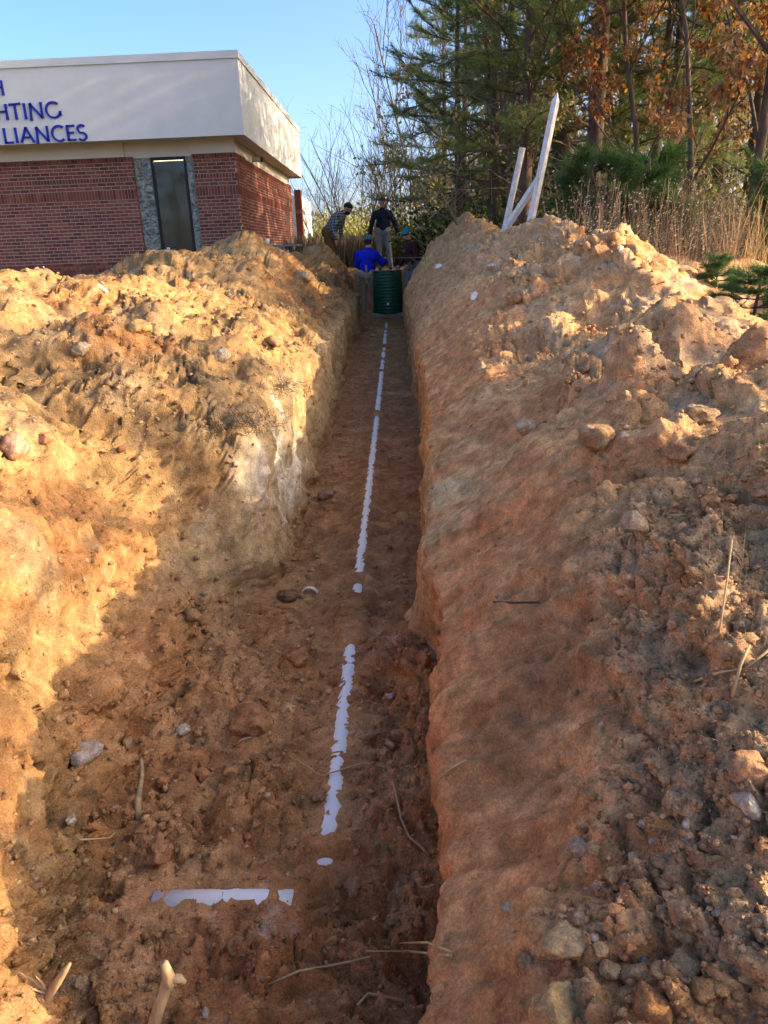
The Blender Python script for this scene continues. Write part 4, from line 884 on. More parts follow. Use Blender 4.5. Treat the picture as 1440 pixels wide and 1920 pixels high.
    fold = (.012*fbm(co[:, 0]*9, co[:, 1]*9, co[:, 2]*5, 3, 13)+.006)*((vm == 0) | (vm == 1)); co += no*fold[:, None]
    me.vertices.foreach_set('co', co.ravel()); me.polygons.foreach_set('material_index', mi); me.polygons.foreach_set('use_smooth', [True]*n_); me.update()
    o = link('person', me); o.location = loc; o.rotation_euler = (0, 0, rz); o.scale = (sc,)*3; tag(o, label, 'person')
    # hair, cap, eyes as children
    hm = mk('hair', hair, .8, .3, 60)
    def shell(name, mat, r, cut, dz=0, drop=0.0, back=0.0):
        v = I3*np.array([r*.93, r*1.08, r*1.03]); m2 = MB(); keep = [f for f in I3F if all(v[i][2] > cut+back*v[i][1]*-1 for i in f)]
        R3 = np.array([list(hs), list(-face), list(hu)]).T
        w2_ = v @ R3.T+np.array(hdv+hu*(.035+dz)-face*.012); m2.add(w2_, keep); return m2.build(name, mat, o, smooth=True)
    shell('hair', hm, .102, -.02 if not cap else -.07, 0, 0, .55)
    if beard:
        v = I3*np.array([.075, .06, .055]); R3 = np.array([list(hs), list(-face), list(hu)]).T; m2 = MB(); m2.add(v @ R3.T+np.array(hdv-hu*.065+face*.045), I3F); m2.build('beard', mk('beard', beard, .85), o, smooth=True)
    for s_ in (-1, 1):
        m2 = MB(); m2.add(I1*.0095+np.array(hdv+hu*.008+face*.086+hs*s_*.032), I1F); m2.build('eye', MAT['dark_frame'], o)
    if glasses:
        m2 = MB(); m2.tube([hdv+hu*.012+face*.05-hs*.095, hdv+hu*.012+face*.105-hs*.05, hdv+hu*.012+face*.112, hdv+hu*.012+face*.105+hs*.05, hdv+hu*.012+face*.05+hs*.095], .017, 6); m2.build('sunglasses', MAT['dark_frame'], o)
    if cap:
        cm = mk('cap_cloth', cap, .8, .08, 30); c_ = shell('cap', cm, .108, .012)
        m2 = MB(); V_ = []; k = 9
        for t_ in (0, 1):
            for rr_ in (.085, .175):
                for i in range(k): a_ = math.radians(-62+124*i/(k-1)); q = hdv+hu*(.052+t_*.008-(.02 if rr_ > .1 else 0))+face*(rr_*math.cos(a_)*(1.0))+hs*(.095*math.sin(a_)*1.05); V_.append(tuple(q))
        F = []
        for i in range(k-1): F += [(i, i+1, k+i+1, k+i), (2*k+i+1, 2*k+i, 3*k+i, 3*k+i+1), (k+i, k+i+1, 3*k+i+1, 3*k+i), (i+1, i, 2*k+i, 2*k+i+1)]
        m2.add(V_, F); m2.build('cap_brim', cm, c_)
    return o
def plaid():
    m, N, L, b = nodes('plaid_shirt'); tc = N.new('ShaderNodeTexCoord'); sp = N.new('ShaderNodeSeparateXYZ'); L.new(tc.outputs['Object'], sp.inputs[0])
    ad = N.new('ShaderNodeMath'); ad.operation = 'ADD'; L.new(sp.outputs[0], ad.inputs[0]); L.new(sp.outputs[1], ad.inputs[1])
    outs = []
    for src in (ad.outputs[0], sp.outputs[2]):
        mu = N.new('ShaderNodeMath'); mu.operation = 'MULTIPLY'; mu.inputs[1].default_value = 105; L.new(src, mu.inputs[0])
        si = N.new('ShaderNodeMath'); si.operation = 'SINE'; L.new(mu.outputs[0], si.inputs[0]); gt = N.new('ShaderNodeMath'); gt.operation = 'GREATER_THAN'; gt.inputs[1].default_value = .45; L.new(si.outputs[0], gt.inputs[0]); outs.append(gt)
    s_ = N.new('ShaderNodeMath'); s_.operation = 'ADD'; L.new(outs[0].outputs[0], s_.inputs[0]); L.new(outs[1].outputs[0], s_.inputs[1])
    h_ = N.new('ShaderNodeMath'); h_.operation = 'MULTIPLY'; h_.inputs[1].default_value = .5; L.new(s_.outputs[0], h_.inputs[0])
    r = N.new('ShaderNodeValToRGB'); r.color_ramp.elements[0].color = (.035, .045, .065, 1); r.color_ramp.elements[1].color = (.42, .42, .42, 1); L.new(h_.outputs[0], r.inputs[0]); L.new(r.outputs[0], b.inputs['Base Color']); b.inputs['Roughness'].default_value = .9
    return m
BOOT = mk('boots', (.09, .055, .03), .8); 
CL = {k: mk(k, c, .9, .15, 25, .003, 60) for k, c in (('navy_pullover', (.014, .016, .032)), ('grey_trousers', (.24, .25, .26)), ('brown_trousers', (.16, .085, .035)), ('blue_shirt', (.006, .02, .52)), ('tan_trousers', (.36, .29, .19)), ('maroon_jacket', (.06, .012, .014)))}
# standing man, arms hanging a little away from the body, looking down
JS = dict(pel=(0,0,.95), che=(0,-.01,1.33), nk=(0,-.02,1.50), hd=(0,-.055,1.63), face=(0,-1,-.35), shL=(-.185,0,1.385), shR=(.185,0,1.385), elL=(-.29,.02,1.14), elR=(.30,.02,1.14), wrL=(-.33,-.04,.91), wrR=(.37,-.04,.92),
          hipL=(-.09,0,.90), hipR=(.09,0,.90), knL=(-.11,-.01,.50), knR=(.13,-.02,.50), anL=(-.11,.02,.09), anR=(.16,.01,.09), palmL=(.5,-.8,0), palmR=(-.5,-.8,0))
p = atY(721, 503, 21.0); gz = ground_z(p.x, 21.0)
person((p.x, 21.0, gz), 0, JS, (CL['navy_pullover'], CL['grey_trousers'], BOOT), 'man in dark pullover and grey trousers standing behind the green riser', 1.02, (.10, .075, .055))
# plaid man bending forwards to the right, hands on his thighs
JB = dict(pel=(0,.0,.92), che=(0,-.27,1.22), nk=(0,-.40,1.33), hd=(0,-.50,1.40), face=(0,-.75,-.66), shL=(-.19,-.31,1.26), shR=(.19,-.31,1.26), elL=(-.25,-.22,1.0), elR=(.25,-.22,1.0), wrL=(-.2,-.25,.77), wrR=(.2,-.25,.77),
          hipL=(-.09,0,.88), hipR=(.09,0,.88), knL=(-.11,-.10,.49), knR=(.11,-.10,.49), anL=(-.11,.02,.09), anR=(.11,.02,.09), palmL=(0,.9,0), palmR=(0,.9,0))
p = atY(618, 480, 19.6); gz = ground_z(p.x, 19.6)
person((p.x, 19.6, gz-.08), math.radians(74), JB, (plaid(), CL['brown_trousers'], BOOT), 'bearded man in plaid shirt bending forward beside the trench', 1.06, (.018, .014, .012), beard=(.02, .014, .012))
# man in bright blue with teal cap, seen from behind, in the trench, one arm out to the right
JC = dict(pel=(0,0,.93), che=(.0,-.05,1.30), nk=(.02,-.09,1.47), hd=(.03,-.13,1.60), face=(.45,-1,-.3), shL=(-.20,-.03,1.38), shR=(.20,-.06,1.38), elL=(-.26,-.14,1.12), elR=(.30,-.24,1.14), wrL=(-.16,-.36,1.0), wrR=(.30,-.46,1.22),
          hipL=(-.10,0,.88), hipR=(.10,0,.88), knL=(-.11,-.06,.49), knR=(.12,-.06,.49), anL=(-.12,.02,.09), anR=(.13,.02,.09), palmL=(.8,0,.2), palmR=(-.8,0,.2))
p = atY(690, 500, 17.75); JC2 = {k: ((-v[0], v[1], v[2])) for k, v in JC.items()}
for a_, b_ in (('shL','shR'), ('elL','elR'), ('wrL','wrR'), ('hipL','hipR'), ('knL','knR'), ('anL','anR'), ('palmL','palmR')): JC2[a_], JC2[b_] = JC2[b_], JC2[a_]
person((p.x-.02, 17.75, .27), math.radians(168), JC2, (CL['blue_shirt'], CL['tan_trousers'], BOOT), 'worker in bright blue shirt and teal cap beside the green riser', 1.0, (.03, .02, .015), cap=(.005, .20, .24))
# man in dark maroon jacket and teal cap at the right wall, turned to the left
JD = dict(pel=(0,0,.92), che=(0,-.04,1.28), nk=(0,-.07,1.45), hd=(0,-.11,1.58), face=(.1,-1,-.25), shL=(-.19,-.02,1.36), shR=(.19,-.02,1.36), elL=(-.24,-.05,1.09), elR=(.24,-.05,1.09), wrL=(-.2,-.22,.93), wrR=(.2,-.22,.93),
          hipL=(-.09,0,.88), hipR=(.09,0,.88), knL=(-.11,-.04,.49), knR=(.11,-.04,.49), anL=(-.11,.02,.09), anR=(.11,.02,.09), palmL=(.8,0,.2), palmR=(-.8,0,.2))
p = atY(776, 500, 18.0)
person((p.x-.04, 18.0, .44), math.radians(-58), JD, (CL['maroon_jacket'], CL['grey_trousers'], BOOT), 'worker in dark maroon jacket and teal cap at the right trench wall', 1.0, (.03, .02, .015), cap=(.005, .22, .27), glasses=True)
# ------------------------------------------------------------------ woods
def wander(a, d, L_, n, r, jit=.12, lift=0.0):
    P = [Vector(a)]; d = Vector(d).normalized(); s = L_/n
    for _ in range(n):
        d = (d+Vector((r.gauss(0, jit), r.gauss(0, jit), r.gauss(0, jit)+lift))).normalized(); P.append(P[-1]+d*s)
    return P, d
def tuft_template(seed, n=22, L_=.15, w=.0065, spread=1.0):
    r = np.random.default_rng(seed); V_ = []
    for i in range(n):
        th = r.random()*6.283; ph = spread*(.25+.75*r.random()); d = np.array([math.sin(ph)*math.cos(th), math.sin(ph)*math.sin(th), math.cos(ph)]); d[2] += 0
        o = np.array([0, 0, -.10*r.random()]); l = L_*(.75+.4*r.random()); s_ = np.cross(d, r.normal(size=3)); s_ /= np.linalg.norm(s_)
        tip = o+d*l+np.array([0, 0, -.012]); V_ += [o-s_*w/2, o+s_*w/2, tip]
    return np.array(V_)
TUFTS = [tuft_template(i) for i in range(5)]
class Cloud:
    """many small triangles or quads with a colour, gathered quickly"""
    def __init__(s): s.v = []; s.c = []
    def add(s, V_, c): s.v.append(V_); s.c.append(np.broadcast_to(np.asarray(c, float), (len(V_), 3)))
    def build(s, name, mat, parent=None, k=3):
        V_ = np.concatenate(s.v); Cc = np.concatenate(s.c); n = len(V_)//k
        me = bpy.data.meshes.new(name); me.vertices.add(len(V_)); me.vertices.foreach_set('co', V_.astype(np.float32).ravel())
        me.loops.add(n*k); me.loops.foreach_set('vertex_index', np.arange(n*k, dtype=np.int32)); me.polygons.add(n); me.polygons.foreach_set('loop_start', np.arange(0, n*k, k, dtype=np.int32)); me.update(calc_edges=True)
        at = me.color_attributes.new('tint', 'FLOAT_COLOR', 'POINT'); c4 = np.ones((len(V_), 4), np.float32); c4[:, :3] = Cc; at.data.foreach_set('color', c4.ravel()); me.materials.append(mat)
        return link(name, me, parent)
def frame_of(d, roll=0.0):
    d = np.array(d, float); d /= np.linalg.norm(d); a = np.array([0, 0, 1.0]) if abs(d[2]) < .92 else np.array([1.0, 0, 0]); u = np.cross(a, d); u /= np.linalg.norm(u); w = np.cross(d, u)
    c, s_ = math.cos(roll), math.sin(roll); return np.stack([c*u+s_*w, -s_*u+c*w, d], 1)
GREENS = [(.12, .19, .045), (.16, .235, .05), (.21, .25, .055), (.09, .15, .045), (.28, .27, .065)]
def pine(seed, H, r0, z0, nb, bl, label, dead=8, dens=1.0, lean=0.0, tuftscale=1.0, col=GREENS):
    r = random.Random(seed); root = empty('pine_tree'); tag(root, label, 'tree')
    tp, _ = wander((0, 0, -.2), (lean, 0, 1), H, 12, r, .018, .02); m = MB(); m.tube(tp, [r0*(1-.9*i/12)+.008 for i in range(13)], 10); m.build('trunk', MAT['bark'], root, smooth=True)
    bm_ = MB(); cl_ = Cloud()
    def at_h(h): f = min(max((h+.2)/H*12, 0), 11.99); i = int(f); return tp[i].lerp(tp[i+1], f-i)
    for k in range(dead):
        h = r.uniform(.6, z0+1); a = r.uniform(0, 6.28); P, _ = wander(at_h(h), (math.cos(a), math.sin(a), r.uniform(-.2, .25)), r.uniform(.5, 1.6), 4, r, .16); bm_.tube(P, [.014, .011, .008, .006, .003], 4, mi=1)
    for k in range(nb):
        h = z0+(H-z0-.2)*(k/nb)**1.05+r.uniform(-.1, .1); f = 1-(h-z0)/(H-z0); L_ = bl*(.35+.65*f**.8)*r.uniform(.7, 1.15); a = k*2.4+r.uniform(-.4, .4)
        P, d = wander(at_h(h), (math.cos(a), math.sin(a), r.uniform(-.15, .45)), L_, 6, r, .14, .03); bm_.tube(P, [.010+.012*f*(1-i/6.5) for i in range(7)], 5)
        ns = int((5+7*L_)*dens)
        for q in range(ns):
            t = .25+.75*(q+r.random())/ns; i = min(int(t*6), 5); b = P[i].lerp(P[i+1], t*6-i); td = (P[i+1]-P[i]).normalized(); sd = td.cross(Vector((0, 0, 1))).normalized()*r.choice((-1, 1))
            l2 = r.uniform(.18, .55)*(1.1-.5*t)*(.6+.3*L_); e = b+(td*.75+sd*r.uniform(.3, .9)+Vector((0, 0, r.uniform(-.1, .4)))).normalized()*l2; bm_.tube([b, e], [.006, .003], 3, cap=False)
            g = col[min(len(col)-1, int(r.random()**1.3*len(col)))]
            for w in range(2):
                o = b.lerp(e, 1-w*.45); R3 = frame_of(e-b, r.uniform(0, 6.28)); V_ = TUFTS[r.randrange(5)]*tuftscale @ R3.T+np.array(o); cl_.add(V_, np.array(g)*r.uniform(.75, 1.3))
        R3 = frame_of(d); 
        for w in range(3): cl_.add(TUFTS[w]*tuftscale*1.1 @ R3.T+np.array(P[-1].lerp(P[-2], w*.35)), np.array(col[r.randrange(len(col))]))
    bm_.build('branches', [MAT['bark'], MAT['greybark']], root); cl_.build('crown', MAT['needle'], root); return root
def bare_tree(seed, H, r0, label, depth=4, spread=.5, stems=1, leaves=0, pal=None, first=.35, name='bare_tree', lsize=.07, mat='greybark', nb=3):
    r = random.Random(seed); root = empty(name); tag(root, label, 'tree'); m = MB(); tw = MB(); ends = []
    def grow(a, d, L_, rad, lev):
        n = 5 if lev == 0 else 3; P, d2 = wander(a, d, L_, n, r, .07+.05*lev, .03)
        tgt = m if lev == 0 else tw; tgt.tube(P, [max(.0025, rad*(1-.55*i/n)) for i in range(n+1)], 6 if lev == 0 else (4 if lev == 1 else 3), cap=False)
        if lev >= depth: ends.append((P, lev)); return
        if lev >= depth-1: ends.append((P, lev))
        for q in range(nb+(4 if lev == 0 else 0)):
            t = r.uniform(first if lev == 0 else .25, 1.0); i = min(int(t*n), n-1); b = P[i].lerp(P[i+1], t*n-i); td = (P[i+1]-P[i]).normalized()
            sd = Vector((r.gauss(0, 1), r.gauss(0, 1), r.gauss(0, .4))); sd = (sd-td*sd.dot(td)).normalized()
            grow(b, td*(1-spread*.4)+sd*spread*r.uniform(.7, 1.4)+Vector((0, 0, .12)), L_*r.uniform(.32, .6)*(1.15-.45*t if lev == 0 else 1), rad*(.42 if lev == 0 else .55), lev+1)
    for s_ in range(stems):
        a = r.uniform(0, 6.28); k = .0 if stems == 1 else r.uniform(.15, .75)
        grow(Vector((math.cos(a)*.12*(stems > 1), math.sin(a)*.12*(stems > 1), -.1)), (math.cos(a)*k, math.sin(a)*k, 1), H*r.uniform(.6, .85) if stems > 1 else H*.8, r0*(1 if stems == 1 else r.uniform(.5, 1)), 0)
    m.build('trunk', MAT[mat], root, smooth=True); tw.build('branches' if not leaves else 'limbs', MAT[mat], root)
    if leaves:
        cl_ = Cloud(); per = max(1, leaves//max(1, len(ends)))
        for P, lev in ends:
            for q in range(per):
                i = r.randrange(len(P)-1); o = np.array(P[i].lerp(P[i+1], r.random()))+np.array([r.gauss(0, .05), r.gauss(0, .05), r.gauss(0, .05)-.03])
                d = np.array([r.gauss(0, .6), r.gauss(0, .6), -.6+r.gauss(0, .4)]); R3 = frame_of(d, r.uniform(0, 6.28)); l = lsize*r.uniform(.7, 1.4)
                q_ = np.array([(0, 0, 0), (.26*l, .06*l, .38*l), (.20*l, .03*l, .75*l), (0, 0, l), (-.20*l, .03*l, .75*l), (-.26*l, .06*l, .38*l)])
                cl_.add(q_ @ R3.T+o, np.array(pal[r.randrange(len(pal))])*r.uniform(.7, 1.25))
        cl_.build('crown', MAT['leaf'], root, k=6)
    return root
def put(o, px, Y, rz=0.0, sc=1.0, z=None, x=None):
    X_ = atY(px, 460, Y).x if x is None else x
    o.location = (X_, Y, (1.22 if z is None else z)-.02); o.rotation_euler = (0, 0, rz); o.scale = (sc,)*3; return o
GP = 'pines along the right edge of the wood'
p1 = pine(1, 8.5, .12, 1.7, 46, 2.5, 'large green pine with long low branches behind the white stake', 14, 1.25)
put(p1, 985, 14.2, 2.6)
p2_ = pine(2, 9.5, .15, 2.6, 40, 2.1, 'dark trunked pine right of the white stake', 18, 1.0); put(p2_, 1098, 13.2, .7)
p3_ = pine(3, 8, .11, 1.2, 44, 1.8, 'dense mid green pine at the left corner of the wood', 8, 1.1); put(p3_, 872, 22.5, 1.1)
ORPAL = [(.42, .15, .025), (.50, .22, .035), (.34, .11, .022), (.38, .25, .06), (.28, .13, .04), (.50, .31, .07)]
BRPAL = [(.24, .12, .05), (.30, .17, .07), (.20, .11, .05), (.36, .24, .10)]
TANPAL = [(.46, .36, .15), (.36, .31, .10), (.27, .27, .08), (.40, .26, .11)]
oak = bare_tree(21, 8.0, .07, 'oak with orange brown leaves overhanging the right edge', 4, .62, 1, 8000, ORPAL, .22, 'oak_tree', .075, 'bark', 3); put(oak, 1395, 10.6, .4)
oak2 = bare_tree(22, 6.6, .05, 'smaller orange leaved oak left of the overhanging one', 4, .6, 1, 4000, ORPAL[:3]+BRPAL, .2, 'oak_tree', .07, 'bark', 3); put(oak2, 1190, 12.4, 1.0)
oak3 = bare_tree(23, 5.0, .05, 'rusty brown leaved young oak above the dry weeds', 4, .6, 1, 3500, BRPAL+ORPAL[:1], .12, 'oak_tree', .07, 'bark', 3); put(oak3, 1300, 11.0, 2.2)
o = copy_tree(oak); put(o, 1480, 14.5, 2.8, 1.05); tag(o, 'orange oak half outside the frame behind the overhanging oak')
o = copy_tree(oak2); put(o, 1130, 18.2, 4.2, 1.15); tag(o, 'orange leaved oak high behind the dark trunked pine')
# more pines
for k, (src, px, Y, rz, sc, lab) in enumerate([
 (p1, 925, 16.2, 1.0, .95, 'pine with low boughs left of the short white pipe'), (p3_, 1060, 15.0, 2.2, 1.1, 'bushy pine between stake and dark trunked pine'), (p3_, 1390, 14.5, 3.9, 1.0, 'bushy pine behind the overhanging oak'), (p3_, 1215, 15.0, .4, .95, 'bushy pine behind the bright young pine'), (p1, 1310, 20.5, 5.5, 1.1, 'pine far behind the dry weeds middle'), (p1, 860, 18.8, 4.4, .85, 'low pine over the far end of the right heap'), (p1, 1245, 16.5, 4.0, 1.0, 'pine behind the smaller orange oak'), (p2_, 1050, 17.5, 3.3, 1.1, 'pine trunk just right of the tall stake farther back'), (p3_, 940, 19.0, 5.0, 1.05, 'green pine directly behind the short leaning pipe'),
 (p1, 835, 29, .9, 1.05, 'far pine rising behind the maroon jacket worker'), (p2_, 910, 26, 5.6, 1.15, 'far pine between the corner pine and large pine'), (p3_, 1165, 19.5, 2.0, 1.15, 'pine in the middle wood above the right heap'),
 (p2_, 1340, 18, 1.9, 1.1, 'pine seen through the rusty young oak'), (p1, 1420, 21, 3.0, 1.15, 'pine deep in the wood at the right edge'), (p3_, 1010, 24, .3, 1.3, 'tall pine deep behind the large low branched pine'),
 (p3_, 1290, 25, 4.4, 1.3, 'tall pine deep behind the dry weeds'), (p2_, 985, 33, 2.4, 1.4, 'farthest tall pine in the middle of the wood'), (p1, 1130, 30, 5.2, 1.35, 'farthest tall pine right of the middle')]):
    o = copy_tree(src); put(o, px, Y, rz, sc); tag(o, lab)
# young pines
SOFT = [(.07, .14, .035), (.10, .17, .04), (.05, .11, .03)]
y1 = pine(31, 1.5, .022, .15, 22, .55, 'young pine with soft needles at the right edge below the weeds', 0, 1.6, 0, 1.25, SOFT); y1['category'] = 'sapling'; put(y1, 1430, 5.3, .5, .5, 1.14); y1.scale = (.55, .55, .3)
y2 = copy_tree(y1); put(y2, 1475, 8.6, 2.0, .9, 1.2); tag(y2, 'young pine at the right edge rising above the weeds')
y3 = copy_tree(y1); put(y3, 1212, 10.6, 1.2, 1.15); tag(y3, 'bright young pine under the smaller orange oak')
y4 = copy_tree(y1); put(y4, 1120, 11.2, 3.2, 1.2); tag(y4, 'young pine at the foot of the dark trunked pine')
y5 = copy_tree(y1); put(y5, 1350, 6.6, 4.0, .3, 1.2); tag(y5, 'smallest young pine in front of the sunlit far heap')
# bare trees
b1 = bare_tree(41, 9.5, .04, 'tall thin bare tree against the sky left of the wood', 3, .42, 1, 0, first=.15, nb=4); put(b1, 742, 34, .5)
b2_ = bare_tree(42, 7.0, .032, 'slender bare tree with fine twigs at the wood edge', 3, .5, 1, 0, first=.2, nb=4); put(b2_, 716, 33, 1.3)
b3_ = bare_tree(43, 5.6, .045, 'wide many stemmed bare tree behind the standing man', 3, .5, 9, 0, first=.25, nb=3); put(b3_, 668, 29, 0)
b4_ = bare_tree(44, 8.0, .04, 'bare trunk with tan leaves deep in the wood', 3, .5, 1, 1500, TANPAL, .2, lsize=.09); put(b4_, 1015, 18.5, 0)
b5_ = bare_tree(45, 4.2, .03, 'thin tan leaved sapling at the wood edge', 3, .55, 2, 1300, TANPAL, .12, 'leafy_sapling', .08); put(b5_, 880, 23, 0)
o = copy_tree(b3_); put(o, 760, 31, 2.0, 1.05); tag(o, 'second many stemmed bare tree, right of the standing man')
o = copy_tree(b3_); put(o, 600, 36, 4.0, .85); tag(o, 'smaller many stemmed bare tree behind the plaid man')
o = copy_tree(b1); put(o, 772, 31, 2.5, .95); tag(o, 'tall bare tree touching the left side of the pines')
o = copy_tree(b1); put(o, 700, 40, 4.2, .8); tag(o, 'leftmost thin bare tree against the sky')
o = copy_tree(b2_); put(o, 790, 27, 3.5, 1.3); tag(o, 'bare tree in front of the far pine at the wood corner')
r = random.Random(77); GB = 'thin bare trunks deep in the wood'
srcs = [b1, b2_, b4_]
for k in range(30):
    Y = r.uniform(15, 44); px = r.uniform(800 if Y > 26 else 900, 1470); o = copy_tree(srcs[k % 3]); put(o, px, Y, r.uniform(0, 6.28), r.uniform(.85, 1.3)); tag(o, 'thin grey tree trunk among many deep in the wood', 'tree', GB)
for k in range(18):
    Y = r.uniform(13.5, 30); px = r.uniform(800 if Y > 26 else 900, 1470); o = copy_tree(b5_); put(o, px, Y, r.uniform(0, 6.28), r.uniform(.7, 1.2)); tag(o, 'tan leaved sapling among many in the understorey', 'sapling', 'saplings in the understorey')
# dark cedar bushes
def bush(seed, h, w, n, label, pal, size=.09, name='evergreen_bush', narrow=.35):
    r = random.Random(seed); root = empty(name); tag(root, label, 'bush'); m = MB(); cl_ = Cloud()
    for k in range(26):
        a = r.uniform(0, 6.28); P, _ = wander((0, 0, 0), (math.cos(a)*r.uniform(.1, .9), math.sin(a)*r.uniform(.1, .9), 1), h*r.uniform(.4, .95), 4, r, .12); m.tube(P, [.018, .014, .01, .006, .003], 4)
        for q in range(n//26):
            i = r.randrange(1, 4); o = np.array(P[i].lerp(P[i+1], r.random()))+np.array([r.gauss(0, w*.22), r.gauss(0, w*.22), r.gauss(0, h*.06)]); o[2] = max(o[2], .02)
            R3 = frame_of((r.gauss(0, 1), r.gauss(0, 1), r.gauss(.3, 1)), r.uniform(0, 6.28)); l = size*r.uniform(.6, 1.5)
            cl_.add(np.array([(0, 0, 0), (narrow*l, .08*l, .4*l), (0, 0, l), (-narrow*l, .08*l, .4*l)]) @ R3.T+o, np.array(pal[r.randrange(len(pal))])*r.uniform(.7, 1.3))
    m.build('stems', MAT['greybark'], root); cl_.build('foliage', MAT['leaf'], root, k=4); return root
CED = [(.02, .055, .018), (.03, .07, .02), (.045, .085, .022)]; OLV = [(.15, .16, .04), (.20, .19, .045), (.11, .12, .035), (.27, .22, .06)]; YEL = [(.30, .27, .05), (.22, .23, .05), (.36, .30, .07)]
c1 = bush(51, 2.3, 1.5, 3400, 'dark evergreen bush behind the far end of right heap', CED); put(c1, 838, 19.5)
c2 = bush(52, 1.8, 1.7, 2600, 'olive leaved bush at the foot of the pines', OLV); put(c2, 905, 17.5)
for src, px, Y, sc, lab in ((c1, 1000, 16.0, .8, 'dark evergreen bush behind the leaning white rails'), (c1, 1150, 13.0, .75, 'dark low evergreen beside the dark trunked pine'), (c2, 780, 24, 1.0, 'olive bush right of the standing man'), (c2, 1080, 14.5, .9, 'olive bush behind the crest of the right heap'),
                            (c1, 890, 24, 1.2, 'tall dark evergreen at the foot of the corner pine'), (c2, 1220, 14.5, 1.0, 'olive bush under the orange oaks'), (c1, 1300, 15.5, .9, 'dark evergreen in the gap behind the rusty young oak'), (c2, 1400, 13.5, 1.0, 'olive bush at the right edge behind the weeds'), (c2, 745, 30, 1.1, 'olive bush far behind the standing man')):
    o = copy_tree(src); put(o, px, Y, px*.7, sc); tag(o, lab)
c3 = bush(53, 4.2, 3.0, 3000, 'yellow green sunlit tree far behind the plaid man', YEL, .16, 'yellow_tree'); c3['category'] = 'tree'; put(c3, 640, 52)
o = copy_tree(c3); put(o, 715, 58, 2.0, 1.0); tag(o, 'yellow green tree far behind the standing man')
o = copy_tree(c3); put(o, 590, 62, 4.0, .75); tag(o, 'low yellow tree far off beside the white trailer')
# dry weeds: stems with pale seed heads
WEED = [(.30, .20, .12), (.24, .15, .09), (.38, .28, .17), (.20, .12, .08)]
def weed(seed, h, n, label, fluff=1.0, pal=WEED, name='dry_weed', lean=.25):
    r = random.Random(seed); cl_ = Cloud(); fl_ = Cloud(); root = empty(name); tag(root, label, 'weeds')
    for k in range(n):
        a = r.uniform(0, 6.28); P, d = wander((r.gauss(0, .16), r.gauss(0, .16), 0), (math.cos(a)*lean*r.random(), math.sin(a)*lean*r.random(), 1), h*r.uniform(.5, 1.1), 5, r, .07); c = np.array(pal[r.randrange(len(pal))])
        for i in range(5):
            w = .004*(1-.12*i); s_ = Vector((r.gauss(0, 1), r.gauss(0, 1), 0)).normalized()*w; A_, B_ = P[i], P[i+1]
            cl_.add(np.array([A_-s_, A_+s_, B_+s_*.8, B_-s_*.8]), c*r.uniform(.8, 1.2))
            if i > 1:
                for q in range(3):
                    e = A_.lerp(B_, r.random()); f_ = e+Vector((r.gauss(0, .06), r.gauss(0, .06), r.uniform(.02, .10))); cl_.add(np.array([e-s_*.5, e+s_*.5, f_+s_*.3, f_-s_*.3]), c)
                    if r.random() < .5*fluff:
                        z_ = .008*r.uniform(.6, 1.6); fl_.add(np.array([f_+Vector((-z_, 0, 0)), f_+Vector((0, z_, -z_*.3)), f_+Vector((z_, 0, z_)), f_+Vector((0, -z_, z_))]), np.array((.62, .55, .45))*r.uniform(.7, 1.1))
    cl_.build('stalks', MAT['dry'], root, k=4)
    if fl_.v: fl_.build('seed_heads', MAT['dry'], root, k=4)
    return root
w1 = weed(61, 1.15, 34, 'pale seeded weed clump in front of the wood, leftmost tall one'); put(w1, 1215, 8.6, 0, 1, 1.18)
w2 = weed(62, 1.0, 30, 'bushy dry weed clump with white seed heads, middle one'); put(w2, 1275, 7.9, 0, 1, 1.2)
G3 = [(.50, .32, .14), (.42, .27, .12), (.55, .38, .18)]
w3 = weed(63, 1.0, 26, 'golden dry grass clump beside the far sunlit heap', 0, G3, 'dry_grass_clump', .5); put(w3, 1390, 7.2, 0, 1, 1.2)
r = random.Random(5)
for k in range(22):
    o = copy_tree((w1, w2)[k % 2]); put(o, r.uniform(1090, 1440), r.uniform(8.2, 11.5), r.uniform(0, 6.28), r.uniform(.7, 1.15), 1.2); tag(o, 'dry seeded weed among many before the wood', 'weeds', 'dry weeds before the wood')
for k in range(9):
    o = copy_tree(w3); put(o, r.uniform(1180, 1445), r.uniform(6.9, 9.0), r.uniform(0, 6.28), r.uniform(.5, .9), 1.2); tag(o, 'golden dry grass tuft among the weeds', 'grass', 'golden grass tufts among the weeds')
w4 = weed(64, 1.0, 5, 'thin dry grass tuft on the right bank', 0, G3, 'dry_grass_tuft', .3); w4s = [w4, copy_tree(w4), copy_tree(w4)]
for k, (px, py, s_) in enumerate(((1340, 1180, .24), (1410, 1215, .18), (1425, 870, .2))):
    o = w4s[k]; q, _ = spot(px, py); o.location = q; o.scale = (s_*.6, s_*.6, s_); tag(o, ('thin dry grass tuft on the right bank by the white pebble', 'thin dry grass tuft at right edge below a stalk', 'thin dry grass tuft by the hollow of the right bank')[k], 'grass')
